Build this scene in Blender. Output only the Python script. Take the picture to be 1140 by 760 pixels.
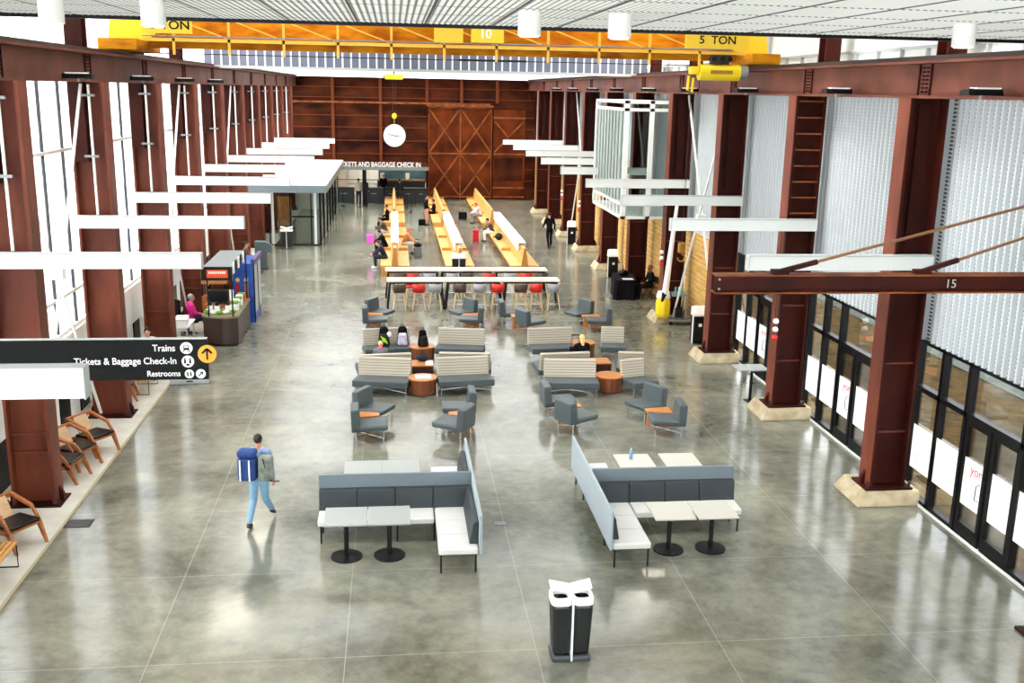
import bpy, math, random
from mathutils import Vector, Matrix
random.seed(7)
S = bpy.context.scene
for o in list(bpy.data.objects): bpy.data.objects.remove(o)
C = S.collection
PI = math.pi

# ------------------------------------------------------------------ camera
cam = bpy.data.objects.new('camera', bpy.data.cameras.new('camera')); C.objects.link(cam)
cam.matrix_world = Matrix(((0.99352789, 0.00830133, -0.1132847, 0),
                           (-0.11197234, 0.23921363, -0.964489, 0),
                           (0.0190927, 0.97093147, 0.23859493, 7.6), (0, 0, 0, 1)))
cam.data.sensor_width = 36.0
cam.data.lens = 36.0 * 1137.0 / 1140.0
cam.data.clip_end = 400
S.camera = cam
# ------------------------------------------------------------------ world, sun, exposure
S.view_settings.view_transform = 'Standard'; S.view_settings.look = 'None'
S.view_settings.gamma = 1.0; S.view_settings.use_curve_mapping = False
S.view_settings.exposure = 0.72
W = bpy.data.worlds.new('sky'); S.world = W; W.use_nodes = True
bgn = W.node_tree.nodes['Background']
bgn.inputs[0].default_value = (0.93, 0.97, 1.0, 1); bgn.inputs[1].default_value = 4.4

def area(name, loc, rot, sx, sy, power, color=(1, 1, 1)):
    l = bpy.data.lights.new(name, 'AREA'); l.shape = 'RECTANGLE'; l.size = sx; l.size_y = sy
    l.energy = power; l.color = color
    o = bpy.data.objects.new(name, l); o.location = loc; o.rotation_euler = rot; C.objects.link(o)
    return o
sun = bpy.data.objects.new('sun', bpy.data.lights.new('sun', 'SUN')); C.objects.link(sun)
sun.data.energy = 2.5; sun.data.angle = math.radians(25); sun.rotation_euler = (math.radians(8), math.radians(-42), 0)

# ------------------------------------------------------------------ materials
def lin(c):
    return tuple(((x/255)/12.92 if x/255 <= 0.04045 else (((x/255)+0.055)/1.055)**2.4) for x in c)
MATS = {}
def mat(name, rgb, rough=0.5, metal=0.0, var=0.0, scale=3.0, bump=0.0, rgb2=None, stretch=(1, 1, 1), spec=0.5, coat=0.0):
    m = bpy.data.materials.new(name); m.use_nodes = True; MATS[name] = m
    nt = m.node_tree; b = nt.nodes['Principled BSDF']
    c = lin(rgb)
    b.inputs['Base Color'].default_value = (*c, 1); b.inputs['Roughness'].default_value = rough
    b.inputs['Metallic'].default_value = metal; b.inputs['Specular IOR Level'].default_value = spec
    b.inputs['Coat Weight'].default_value = coat
    tc = nt.nodes.new('ShaderNodeTexCoord'); mp = nt.nodes.new('ShaderNodeMapping')
    mp.inputs['Scale'].default_value = stretch
    nt.links.new(tc.outputs['Object'], mp.inputs[0])
    nz = nt.nodes.new('ShaderNodeTexNoise'); nz.inputs['Scale'].default_value = scale; nz.inputs['Detail'].default_value = 6
    nt.links.new(mp.outputs[0], nz.inputs['Vector'])
    if rgb2 is not None or var:
        c2 = lin(rgb2) if rgb2 is not None else tuple(x*(1-var) for x in c)
        rp = nt.nodes.new('ShaderNodeValToRGB')
        rp.color_ramp.elements[0].position = 0.35; rp.color_ramp.elements[1].position = 0.65
        rp.color_ramp.elements[0].color = (*c, 1); rp.color_ramp.elements[1].color = (*c2, 1)
        nt.links.new(nz.outputs[0], rp.inputs[0]); nt.links.new(rp.outputs[0], b.inputs['Base Color'])
    if bump:
        bp = nt.nodes.new('ShaderNodeBump'); bp.inputs['Strength'].default_value = bump; bp.inputs['Distance'].default_value = 0.02
        nt.links.new(nz.outputs[0], bp.inputs['Height']); nt.links.new(bp.outputs[0], b.inputs['Normal'])
    return m

def nodes(m): return m.node_tree.nodes, m.node_tree.links, m.node_tree.nodes['Principled BSDF']
def math_node(n, l, op, a, b=None, c=None):
    k = n.new('ShaderNodeMath'); k.operation = op
    for i, x in enumerate((a, b, c)):
        if x is None: continue
        if isinstance(x, (int, float)): k.inputs[i].default_value = x
        else: l.new(x, k.inputs[i])
    return k.outputs[0]

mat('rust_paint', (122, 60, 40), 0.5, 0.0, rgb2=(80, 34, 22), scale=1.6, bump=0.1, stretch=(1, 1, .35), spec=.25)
mat('dark_rust_shade', (66, 20, 10), 0.6, rgb2=(42, 11, 6), scale=1.8, bump=0.1, stretch=(1, 1, .35), spec=.15)  # dark rust; on right-row shafts the tone also carries their shade
mat('girder_paint', (112, 60, 44), 0.5, rgb2=(86, 42, 30), scale=1.2, bump=0.05, spec=.25)
mat('rail_steel', (52, 40, 34), 0.6, 0.3)
mat('corten', (84, 38, 18), 0.7, spec=.08, rgb2=(38, 15, 8), scale=.55, bump=0.1, stretch=(1, 1, 1.6))
mat('corten_door', (112, 50, 18), 0.7, rgb2=(66, 26, 9), scale=.7, bump=0.1, spec=.08)
mat('corten_brace', (150, 84, 42), 0.6, rgb2=(104, 52, 26), scale=2, spec=.15)
mat('white_paint', (238, 238, 232), 0.45)
mat('white_beam', (236, 238, 234), 0.4)
mat('white_wall', (236, 236, 230), 0.7)
mat('ceiling_far', (240, 240, 236), 0.8)
mat('black_frame', (9, 9, 10), 0.4, spec=.2)
mat('black', (9, 9, 10), 0.45, spec=.3)
mat('black_soft', (11, 11, 14), 0.85, spec=.15)
mat('chrome', (200, 205, 208), 0.2, 1.0)
mat('steel_grey', (120, 124, 126), 0.4, 0.7)
mat('grey_vinyl', (74, 84, 86), 0.42, var=.12, scale=2)
mat('bench_dark', (44, 52, 56), 0.6, var=.1, scale=20)
mat('bench_mid', (112, 124, 130), 0.8, var=.08, scale=30)
mat('bench_light', (156, 166, 170), 0.85, var=.08, scale=30)
mat('white_seat', (214, 212, 206), 0.5)
mat('table_grey', (160, 163, 158), 0.35)
mat('table_white', (192, 188, 176), 0.35)
mat('oak', (200, 146, 70), 0.45, rgb2=(176, 120, 50), scale=4, stretch=(1, 1, 6))
mat('oak_light', (216, 170, 98), 0.45, rgb2=(196, 146, 74), scale=4, stretch=(6, 1, 1))
mat('bar_top', (236, 226, 202), 0.4, rgb2=(226, 212, 184), scale=3, stretch=(.4, 6, 1))
mat('walnut', (136, 74, 38), 0.35, rgb2=(98, 48, 24), scale=5, stretch=(8, 8, .6))
mat('orange_wood', (200, 130, 66), 0.4, rgb2=(176, 106, 48), scale=5, stretch=(1, 6, 1))
mat('dark_walnut', (72, 32, 18), 0.4, rgb2=(54, 22, 14), scale=5)
mat('chair_wood', (176, 108, 54), 0.38, rgb2=(146, 80, 38), scale=8, stretch=(4, 4, 1))
mat('chair_wood_light', (212, 178, 138), 0.4, rgb2=(200, 160, 116), scale=8, stretch=(1, 4, 1))
mat('black_leather', (12, 12, 13), 0.36, spec=.3)
mat('crane_yellow', (204, 136, 16), 0.6, rgb2=(158, 88, 8), scale=1.6, spec=.1, stretch=(1, 1, 3))
mat('crane_light', (240, 186, 60), 0.45)
mat('bright_yellow', (240, 208, 20), 0.4)
mat('plate_yellow', (236, 196, 40), 0.5)
mat('concrete_pad', (196, 180, 148), 0.8, rgb2=(166, 148, 114), scale=4, bump=.3)
mat('sign_black', (12, 12, 12), 0.5, spec=.15)
mat('sign_orange', (246, 160, 26), 0.4)
mat('sign_white', (244, 244, 240), 0.5)
mat('red_seat', (206, 34, 20), 0.45)
mat('brown_seat', (74, 58, 48), 0.6)
mat('light_grey_seat', (158, 158, 164), 0.6)
mat('birch', (224, 196, 148), 0.45)
mat('bin_black', (24, 26, 26), 0.4, var=.2, scale=3)
mat('bin_base', (62, 68, 74), 0.5)
mat('teal_grey', (78, 96, 98), 0.5)
mat('skin', (206, 150, 120), 0.6)
mat('skin_dark', (120, 76, 54), 0.6)
mat('hair_brown', (44, 28, 18), 0.8, bump=.4, scale=40)
mat('hair_grey', (150, 148, 140), 0.8, bump=.4, scale=40)
mat('hair_blond', (226, 196, 130), 0.8, bump=.4, scale=40)
mat('hair_red', (176, 80, 34), 0.8, bump=.4, scale=40)
mat('hair_black', (16, 13, 12), 0.8, bump=.4, scale=40)
mat('jeans', (128, 168, 196), 0.9, var=.15, scale=10)
mat('jeans_dark', (30, 38, 58), 0.9, var=.15, scale=10)
mat('shirt_blue', (140, 156, 196), 0.9, var=.1, scale=10)
mat('pack_blue', (34, 68, 132), 0.8, var=.3, scale=8)
mat('pack_grey', (140, 146, 132), 0.85, rgb2=(96, 104, 96), scale=9)
mat('pink', (226, 40, 140), 0.85)
mat('pink_bag', (232, 90, 200), 0.6)
mat('lavender', (176, 164, 200), 0.8, rgb2=(210, 206, 214), scale=9)
mat('neon', (170, 230, 30), 0.6)
mat('red_cloth', (196, 24, 40), 0.8)
mat('navy', (22, 26, 44), 0.85)
mat('grey_cloth', (120, 122, 124), 0.9)
mat('beige_cloth', (196, 186, 168), 0.9)
mat('brown_shoe', (60, 38, 26), 0.6)
mat('white_shoe', (236, 236, 236), 0.6)
mat('orange_red', (232, 88, 40), 0.5)  # plain orange-red of the kiosk sign board
mat('counter_brown', (58, 40, 34), 0.4)
mat('counter_top', (132, 122, 90), 0.35)
mat('blue_panel', (30, 92, 190), 0.4, rgb2=(20, 50, 130), scale=2)
mat('aluminium', (140, 146, 146), 0.4, 0.4)
mat('green_goods', (120, 180, 40), 0.6, rgb2=(70, 130, 30), scale=20)
mat('teal_wall', (20, 62, 78), 0.5, rgb2=(60, 90, 100), scale=.8)
mat('dark_counter', (34, 42, 44), 0.4)
mat('canopy_edge', (118, 128, 122), 0.4, 0.2)
mat('poster', (246, 246, 244), 0.6)
mat('faint_ink', (196, 200, 202), 0.6)
mat('york_red', (216, 30, 40), 0.5)
mat('brass', (170, 130, 60), 0.4, 0.6)
mat('rod_rust', (140, 96, 62), 0.5, 0.2)
mat('far_building', (150, 150, 146), 0.8, rgb2=(126, 128, 130), scale=1)
mat('purple', (92, 74, 120), 0.5)
mat('sidewalk', (212, 208, 196), 0.7, rgb2=(194, 188, 172), scale=1.5, bump=.08)
mat('paving_light', (235, 235, 232), 0.9)
mat('asphalt', (92, 98, 90), 0.9, rgb2=(78, 84, 78), scale=1)
mat('gravel', (96, 76, 40), 0.95, rgb2=(52, 44, 28), scale=3.5, bump=.8, spec=.1)
mat('drum_white', (240, 240, 236), 0.5)
mat('turquoise', (80, 160, 160), 0.5)
mat('louvre_grey', (150, 160, 152), .5)
mat('soffit_grey', (178, 182, 180), 0.6)
mat('corner_green', (20, 150, 110), 0.5)

def emis(name, rgb, strength):
    m = mat(name, rgb, 0.5); b = nodes(m)[2]
    b.inputs['Emission Color'].default_value = (*lin(rgb), 1); b.inputs['Emission Strength'].default_value = strength
emis('added_panel_face', (255, 250, 235), 9.0)  # emission of the panels added in the ticket hall
emis('bay_face', (255, 246, 226), 9.0)
emis('lamp_small', (255, 240, 210), 5.0)
mat('clock_face', (244, 244, 240), .5)
emis('lamp_shade', (215, 215, 208), .04)

n_, l_, b_ = nodes(MATS['poster']); o_ = n_['Material Output']; tr_ = n_.new('ShaderNodeBsdfTranslucent'); tr_.inputs[0].default_value = (.95, .95, .94, 1)
m_ = n_.new('ShaderNodeMixShader'); m_.inputs[0].default_value = .6; l_.new(b_.outputs[0], m_.inputs[1]); l_.new(tr_.outputs[0], m_.inputs[2]); l_.new(m_.outputs[0], o_.inputs[0])

def glass(name, tint=(1, 1, 1), refl=0.12):
    m = bpy.data.materials.new(name); m.use_nodes = True; MATS[name] = m
    n, l = m.node_tree.nodes, m.node_tree.links; n.remove(n['Principled BSDF']); out = n['Material Output']
    t = n.new('ShaderNodeBsdfTransparent'); t.inputs[0].default_value = (*tint, 1)
    g = n.new('ShaderNodeBsdfGlossy'); g.inputs['Roughness'].default_value = 0.02
    lw = n.new('ShaderNodeLayerWeight'); lw.inputs[0].default_value = 0.25
    f = math_node(n, l, 'MULTIPLY_ADD', lw.outputs['Fresnel'], 0.6, refl*.3)
    mx = n.new('ShaderNodeMixShader'); l.new(f, mx.inputs[0]); l.new(t.outputs[0], mx.inputs[1]); l.new(g.outputs[0], mx.inputs[2])
    l.new(mx.outputs[0], out.inputs[0])
glass('glass'); glass('glass_grey', (.82, .88, .86), .2)

# polished concrete floor with saw-cut joints on a 2.64 m x 2.6 m grid
m = mat('polished_floor', (140, 140, 128), 0.2); n, l, b = nodes(m)
tc = n.new('ShaderNodeTexCoord'); sp = n.new('ShaderNodeSeparateXYZ'); l.new(tc.outputs['Object'], sp.inputs[0])
n1 = n.new('ShaderNodeTexNoise'); n1.inputs['Scale'].default_value = .45; n1.inputs['Detail'].default_value = 8; n1.inputs['Roughness'].default_value = .65; n1.inputs['Distortion'].default_value = .6
n2 = n.new('ShaderNodeTexNoise'); n2.inputs['Scale'].default_value = 3.5; n2.inputs['Detail'].default_value = 8; n2.inputs['Roughness'].default_value = .7
l.new(tc.outputs['Object'], n1.inputs['Vector']); l.new(tc.outputs['Object'], n2.inputs['Vector'])
nf = math_node(n, l, 'ADD', math_node(n, l, 'MULTIPLY', n1.outputs[0], .65), math_node(n, l, 'MULTIPLY', n2.outputs[0], .35))
rp = n.new('ShaderNodeValToRGB'); e = rp.color_ramp.elements
e[0].position = .36; e[0].color = (*lin((84, 86, 73)), 1); e[1].position = .66; e[1].color = (*lin((150, 149, 129)), 1)
x = rp.color_ramp.elements.new(.5); x.color = (*lin((120, 119, 105)), 1)
l.new(nf, rp.inputs[0])
def joint(coord, off, step, w):
    t = math_node(n, l, 'DIVIDE', math_node(n, l, 'SUBTRACT', coord, off), step)
    fr = math_node(n, l, 'ABSOLUTE', math_node(n, l, 'SUBTRACT', math_node(n, l, 'FRACT', t), .5))
    return math_node(n, l, 'GREATER_THAN', fr, .5 - w/step)
jx = joint(sp.outputs[0], 1.92, 2.64, .006); jy = joint(sp.outputs[1], 12.75, 2.6, .006)
jj = math_node(n, l, 'MAXIMUM', jx, jy)
mx = n.new('ShaderNodeMixRGB'); l.new(math_node(n, l, 'MULTIPLY', jj, .4), mx.inputs[0]); l.new(rp.outputs[0], mx.inputs[1])
mx.inputs[2].default_value = (*lin((196, 190, 168)), 1)
l.new(mx.outputs[0], b.inputs['Base Color'])
rr = n.new('ShaderNodeMapRange'); l.new(n2.outputs[0], rr.inputs[0]); rr.inputs[3].default_value = .09; rr.inputs[4].default_value = .2
l.new(rr.outputs[0], b.inputs['Roughness']); b.inputs['Specular IOR Level'].default_value = .75

def stripes(m, axis, period, duty, dark):
    """base colour switches to a dark one in stripes: slots cut in the sheet"""
    n, l, b = nodes(m)
    tc = n.new('ShaderNodeTexCoord'); sp = n.new('ShaderNodeSeparateXYZ'); l.new(tc.outputs['Object'], sp.inputs[0])
    t = math_node(n, l, 'FRACT', math_node(n, l, 'DIVIDE', sp.outputs[axis], period))
    return n, l, b, sp, math_node(n, l, 'LESS_THAN', t, duty)
# perforated sheet: slots in the valleys only
m = mat('perforated', (232, 236, 238), .45)
n, l, b, sp, s1 = stripes(m, 2, .072, .55, None)
t2 = math_node(n, l, 'FRACT', math_node(n, l, 'DIVIDE', sp.outputs[1], .19)); s2 = math_node(n, l, 'GREATER_THAN', t2, .4)
mx = n.new('ShaderNodeMixRGB'); l.new(math_node(n, l, 'MULTIPLY', s1, s2), mx.inputs[0])
mx.inputs[1].default_value = (*lin((204, 209, 211)), 1); mx.inputs[2].default_value = (*lin((46, 52, 56)), 1)
l.new(mx.outputs[0], b.inputs['Base Color'])
# ceiling deck near the camera
m = mat('deck_ceiling', (196, 196, 190), .6)
n, l, b, sp, s1 = stripes(m, 1, 1.22, .05, None)
t2 = math_node(n, l, 'FRACT', math_node(n, l, 'DIVIDE', math_node(n, l, 'ADD', sp.outputs[0], .47), .875)); s2 = math_node(n, l, 'LESS_THAN', t2, .035)
t3 = math_node(n, l, 'LESS_THAN', math_node(n, l, 'FRACT', math_node(n, l, 'DIVIDE', sp.outputs[0], .073)), .35)
mx = n.new('ShaderNodeMixRGB'); l.new(t3, mx.inputs[0]); mx.inputs[1].default_value = (*lin((242, 242, 238)), 1); mx.inputs[2].default_value = (*lin((142, 144, 144)), 1)
m2 = n.new('ShaderNodeMixRGB'); l.new(math_node(n, l, 'MAXIMUM', math_node(n, l, 'MULTIPLY', s1, .8), s2), m2.inputs[0]); l.new(mx.outputs[0], m2.inputs[1]); m2.inputs[2].default_value = (*lin((60, 60, 60)), 1)
l.new(m2.outputs[0], b.inputs['Base Color'])
# far fascia: grey panels with white ribs
mat('fascia_panel', (112, 116, 134), .6, spec=.1)
# wood plank wall
m = mat('plank_wall', (226, 178, 96), .5)
n, l, b, sp, s1 = stripes(m, 2, .17, .1, None)
nz = n.new('ShaderNodeTexNoise'); nz.inputs['Scale'].default_value = 2.5
mp = n.new('ShaderNodeMapping'); mp.inputs['Scale'].default_value = (1, .5, 6)
tcc = n.new('ShaderNodeTexCoord'); l.new(tcc.outputs['Object'], mp.inputs[0]); l.new(mp.outputs[0], nz.inputs['Vector'])
rp = n.new('ShaderNodeValToRGB'); rp.color_ramp.elements[0].position = .35; rp.color_ramp.elements[1].position = .65
rp.color_ramp.elements[0].color = (*lin((236, 194, 116)), 1); rp.color_ramp.elements[1].color = (*lin((206, 156, 80)), 1)
l.new(nz.outputs[0], rp.inputs[0])
mx = n.new('ShaderNodeMixRGB'); l.new(math_node(n, l, 'MULTIPLY', s1, .7), mx.inputs[0]); l.new(rp.outputs[0], mx.inputs[1]); mx.inputs[2].default_value = (*lin((130, 88, 40)), 1)
l.new(mx.outputs[0], b.inputs['Base Color'])
# settee back cover: horizontal channels
m = mat('channel_vinyl', (186, 176, 156), .5)
n, l, b, sp, s1 = stripes(m, 2, .07, .16, None)
mx = n.new('ShaderNodeMixRGB'); l.new(s1, mx.inputs[0]); mx.inputs[1].default_value = (*lin((188, 178, 158)), 1); mx.inputs[2].default_value = (*lin((82, 78, 70)), 1)
l.new(mx.outputs[0], b.inputs['Base Color'])

# ------------------------------------------------------------------ mesh helpers
class MB:
    def __init__(s): s.v = []; s.f = []
    def add(s, vs, fs):
        k = len(s.v); s.v += [tuple(p) for p in vs]; s.f += [tuple(i+k for i in f) for f in fs]; return s
    def hexa(s, p): return s.add(p, [(0, 3, 2, 1), (4, 5, 6, 7), (0, 1, 5, 4), (1, 2, 6, 5), (2, 3, 7, 6), (3, 0, 4, 7)])
    def box(s, x0, x1, y0, y1, z0, z1):
        return s.hexa([(x0, y0, z0), (x1, y0, z0), (x1, y1, z0), (x0, y1, z0), (x0, y0, z1), (x1, y0, z1), (x1, y1, z1), (x0, y1, z1)])
    def prism(s, poly, axis, a, b):
        f = {'x': lambda u, w, t: (t, u, w), 'y': lambda u, w, t: (u, t, w), 'z': lambda u, w, t: (u, w, t)}[axis]
        n = len(poly); vs = [f(u, w, a) for u, w in poly] + [f(u, w, b) for u, w in poly]
        fs = [tuple(range(n-1, -1, -1)), tuple(range(n, 2*n))] + [(i, (i+1) % n, n+(i+1) % n, n+i) for i in range(n)]
        return s.add(vs, fs)
    def tube(s, pts, rs, n=8):
        pts = [Vector(p) for p in pts]
        if not isinstance(rs, (list, tuple)): rs = [rs]*len(pts)
        vs = []; fs = []
        up = None
        for i, p in enumerate(pts):
            d = (pts[min(i+1, len(pts)-1)] - pts[max(i-1, 0)]).normalized()
            if up is None: up = Vector((0, 0, 1)) if abs(d.z) < .9 else Vector((1, 0, 0))
            a = d.cross(up).normalized(); c = a.cross(d).normalized(); up = c
            for k in range(n):
                t = 2*PI*k/n; vs.append(p + rs[i]*(math.cos(t)*a + math.sin(t)*c))
        for i in range(len(pts)-1):
            for k in range(n):
                fs.append((i*n+k, i*n+(k+1) % n, (i+1)*n+(k+1) % n, (i+1)*n+k))
        fs.append(tuple(range(n-1, -1, -1))); q = (len(pts)-1)*n; fs.append(tuple(range(q, q+n)))
        return s.add(vs, fs)
    def bar(s, p0, p1, w, h):     # square bar between two points
        p0 = Vector(p0); p1 = Vector(p1); d = (p1-p0).normalized()
        up = Vector((0, 0, 1)) if abs(d.z) < .95 else Vector((0, 1, 0))
        a = d.cross(up).normalized()*w/2; c = a.cross(d).normalized()*h/2
        return s.hexa([p0-a-c, p0+a-c, p1+a-c, p1-a-c, p0-a+c, p0+a+c, p1+a+c, p1-a+c])
    def ball(s, c, r, ry=None, rz=None, n=12, m=8, rot=None):
        ry = ry or r; rz = rz or r; vs = []; fs = []
        for i in range(1, m):
            t = PI*i/m
            for k in range(n):
                u = 2*PI*k/n; vs.append(Vector((r*math.sin(t)*math.cos(u), ry*math.sin(t)*math.sin(u), rz*math.cos(t))))
        vs += [Vector((0, 0, rz)), Vector((0, 0, -rz))]
        if rot is not None: vs = [rot @ p for p in vs]
        vs = [p+Vector(c) for p in vs]
        for i in range(m-2):
            for k in range(n): fs.append((i*n+k, (i+1)*n+k, (i+1)*n+(k+1) % n, i*n+(k+1) % n))
        T = (m-1)*n
        for k in range(n): fs.append((T, k, (k+1) % n)); fs.append((T+1, (m-2)*n+(k+1) % n, (m-2)*n+k))
        return s.add(vs, fs)
    def cap(s, p0, p1, r0, r1, n=10):   # capsule with taper
        p0 = Vector(p0); p1 = Vector(p1); L = (p1-p0).length
        if L < 1e-5: return s.ball(p0, r0)
        d = (p1-p0)/L; pts = []; rs = []
        for t in (-.97, -.8, -.5, 0): pts.append(p0+d*r0*t); rs.append(r0*math.sqrt(max(1-t*t, 0.02)))
        for t in (0, .5, .8, .97): pts.append(p1+d*r1*t); rs.append(r1*math.sqrt(max(1-t*t, 0.02)))
        return s.tube(pts, rs, n)
    def ell(s, cx, cy, rx, ry, z0, z1, n=32, rx1=None, ry1=None):
        rx1 = rx1 or rx; ry1 = ry1 or ry
        vs = [(cx+rx*math.cos(2*PI*k/n), cy+ry*math.sin(2*PI*k/n), z0) for k in range(n)] + [(cx+rx1*math.cos(2*PI*k/n), cy+ry1*math.sin(2*PI*k/n), z1) for k in range(n)]
        return s.add(vs, [tuple(range(n-1, -1, -1)), tuple(range(n, 2*n))] + [(k, (k+1) % n, n+(k+1) % n, n+k) for k in range(n)])
    def build(s, name, mt, parent=None, bevel=0, smooth=False, remesh=0, off=None):
        me = bpy.data.meshes.new(name); me.from_pydata(s.v, [], s.f); me.update()
        o = bpy.data.objects.new(name, me); C.objects.link(o)
        me.materials.append(MATS[mt] if isinstance(mt, str) else mt)
        if smooth or remesh:
            for p in me.polygons: p.use_smooth = True
        if bevel:
            b = o.modifiers.new('bevel', 'BEVEL'); b.width = bevel; b.segments = 2; b.limit_method = 'ANGLE'
        if remesh:
            r = o.modifiers.new('remesh', 'REMESH'); r.mode = 'VOXEL'; r.voxel_size = remesh; r.use_smooth_shade = True
            q = o.modifiers.new('smooth', 'SMOOTH'); q.iterations = 3; q.factor = .5
        if parent: o.parent = parent
        return o

def tag(o, label=None, cat=None, group=None, kind=None):
    if label: o['label'] = label
    if cat: o['category'] = cat
    if group: o['group'] = group
    if kind: o['kind'] = kind
    return o
def struct(name, mb, mt, **k):
    o = mb.build(name, mt, **k) ; o['kind'] = 'structure'; return o
def thing(name, label, cat, loc=(0, 0, 0), rz=0, group=None):
    o = bpy.data.objects.new(name, None); C.objects.link(o); o.empty_display_size = .2
    o.location = loc; o.rotation_euler = (0, 0, rz); return tag(o, label, cat, group)
def dup(root, loc, rz, label, group=None):
    r = root.copy(); C.objects.link(r); r.location = loc; r.rotation_euler = (0, 0, rz); r['label'] = label
    if group: r['group'] = group
    for ch in [c for c in bpy.data.objects if c.parent == root]:
        c = ch.copy(); C.objects.link(c); c.parent = r
        for g in [q for q in bpy.data.objects if q.parent == ch]:
            d = g.copy(); C.objects.link(d); d.parent = c
    return r
class Kind:
    """first call moves the built object, later calls copy it"""
    def __init__(s, root): s.root = root; s.used = False
    def __call__(s, loc, rz, label, group=None):
        if s.used: return dup(s.root, loc, rz, label, group)
        s.used = True; r = s.root; r.location = loc; r.rotation_euler = (0, 0, rz); r['label'] = label
        if group: r['group'] = group
        return r
def text(name, body, size, loc, rot, mt, parent=None, align='LEFT', ext=.004, sx=1.0, bold=0.0):
    cu = bpy.data.curves.new(name, 'FONT'); cu.body = body; cu.size = size; cu.extrude = ext; cu.align_x = align; cu.offset = bold
    t = bpy.data.objects.new(name, cu); C.objects.link(t); bpy.context.view_layer.update()
    me = bpy.data.meshes.new_from_object(t.evaluated_get(bpy.context.evaluated_depsgraph_get()))
    C.objects.unlink(t); bpy.data.objects.remove(t)
    o = bpy.data.objects.new(name, me); C.objects.link(o); me.materials.clear(); me.materials.append(MATS[mt])
    o.location = loc; o.rotation_euler = rot; o.scale = (sx, 1, 1)
    if parent: o.parent = parent
    return o
ORD = ['nearest', 'second', 'third', 'fourth', 'fifth', 'sixth', 'seventh', 'eighth', 'ninth', 'tenth', 'eleventh']
FACE = (PI/2, 0, 0)        # text that faces the camera end (-Y)

# ------------------------------------------------------------------ the shell
RY = [17.7 + 5.26*k for k in range(-1, 10)]      # right row of columns (first one stands outside the frame)
LY = [18.5 + 5.26*k for k in range(0, 10)]       # left row
struct('floor', MB().box(-5.85, 10.1, -3, 76.5, -.3, 0), 'polished_floor')
struct('trim_1', MB().box(-7.6, -5.85, -3, 73, -.3, .012), 'sidewalk')
struct('trim_2', MB().box(-5.875, -5.825, -3, 50, -.1, .016), mat('curb_line', (170, 158, 124), .8))
# far wall with an opening for the ticket hall
fw = MB()
fw.box(-7.6, -3.95, 73, 73.3, 0, 8.3).box(-3.95, 2.25, 73, 73.3, 2.55, 8.3).box(2.25, 10.1, 73, 73.3, 0, 8.3)
struct('wall_back', fw, 'corten')
fb = MB()
for z in (1.3, 2.1, 3.1, 4.0, 4.9, 5.7, 6.9, 7.6): fb.box(-7.2, 2.3, 72.93, 73, z, z+.05); fb.box(9.2, 9.8, 72.93, 73, z, z+.05)
for z in (6.9, 7.6): fb.box(2.3, 9.2, 72.93, 73, z, z+.05)
for X in (-4.15, -.9, 2.3, 4.7, 7.2): fb.box(X-.1, X+.1, 72.85, 73, 2.6 if X < 2 else 6.7, 8.25)
struct('trim_3', fb, mat('corten_line', (112, 56, 28), .6, spec=.1))
struct('trim_4', MB().box(-7.2, 6.7, 72.6, 72.8, 6.55, 6.67), 'corten_brace')
# ticket hall behind the far wall
struct('wall_ticket_hall', MB().box(-4.2, 2.5, 76.3, 76.5, 0, 3), 'white_wall')
struct('ceiling_ticket_hall', MB().box(-4.2, 2.5, 73.3, 76.5, 2.75, 2.9), 'white_wall')
struct('wall_ticket_left', MB().box(-4.3, -4.1, 73.3, 76.5, 0, 3), 'orange_wood')
struct('wall_ticket_right', MB().box(2.4, 2.6, 73.3, 76.5, 0, 3), 'white_wall')

gi = 1
def window(mb, mt='glass'):
    global gi
    o = struct('window_%d' % gi, mb, mt); gi += 1; return o
# ceilings
cz = 8.42
corr = MB(); xs = []; pts = []
k = -9.5
while k < 13:
    pts += [(k, cz), (k+.022, cz+.006), (k+.051, cz+.006)]; k += .073
prof = pts + [(13, cz), (13, cz+.12), (-9.5, cz+.12)]
corr.prism(prof, 'y', -3, 14)
struct('ceiling', corr, 'deck_ceiling')
struct('trim_5', MB().box(-9.5, 13, 14, 14.07, cz-.04, cz+.16), 'black_frame')
# middle roof, out of view, with roof lights added to let sky light in
hi = MB(); Zr = 10.6
ys = [14.0] + [v for k in range(5) for v in (15.4+5.2*k, 18.0+5.2*k)] + [40.0]
for i in range(0, len(ys)-1, 2): hi.box(-8.3, 11.3, ys[i], ys[i+1], Zr, Zr+.2)
for i in range(1, len(ys)-1, 2):
    for (a, b_) in ((-8.3, -6), (-.6, 2.6), (9, 11.3)): hi.box(a, b_, ys[i], ys[i+1], Zr, Zr+.2)
struct('ceiling_roof', hi, 'ceiling_far')
struct('wall_roof_step', MB().box(-9.5, 13, 13.8, 13.9, cz+.12, Zr+.2), 'white_wall')
for i in range(1, len(ys)-1, 2):
    for (a, b_) in ((-6, -.6), (2.6, 9)):
        w_ = window(MB().box(a, b_, ys[i], ys[i+1], Zr+.08, Zr+.1))
        f = MB()
        for j in range(1, 5): X = a+(b_-a)*j/5; f.box(X-.03, X+.03, ys[i], ys[i+1], Zr+.02, Zr+.16)
        f.build('window_frame', 'white_paint', w_)
cf = MB(); yf = [40.01, 41.5, 46.5, 48.5, 53.5, 55.5, 60.5, 62.5, 67.5, 69.5, 72.0, 73.3]  # far ceiling; its roof lights are added to brighten this end
for i in range(0, len(yf)-1, 2): cf.box(-8.3, 11.3, yf[i], yf[i+1], 8.32, 8.5)
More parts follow.
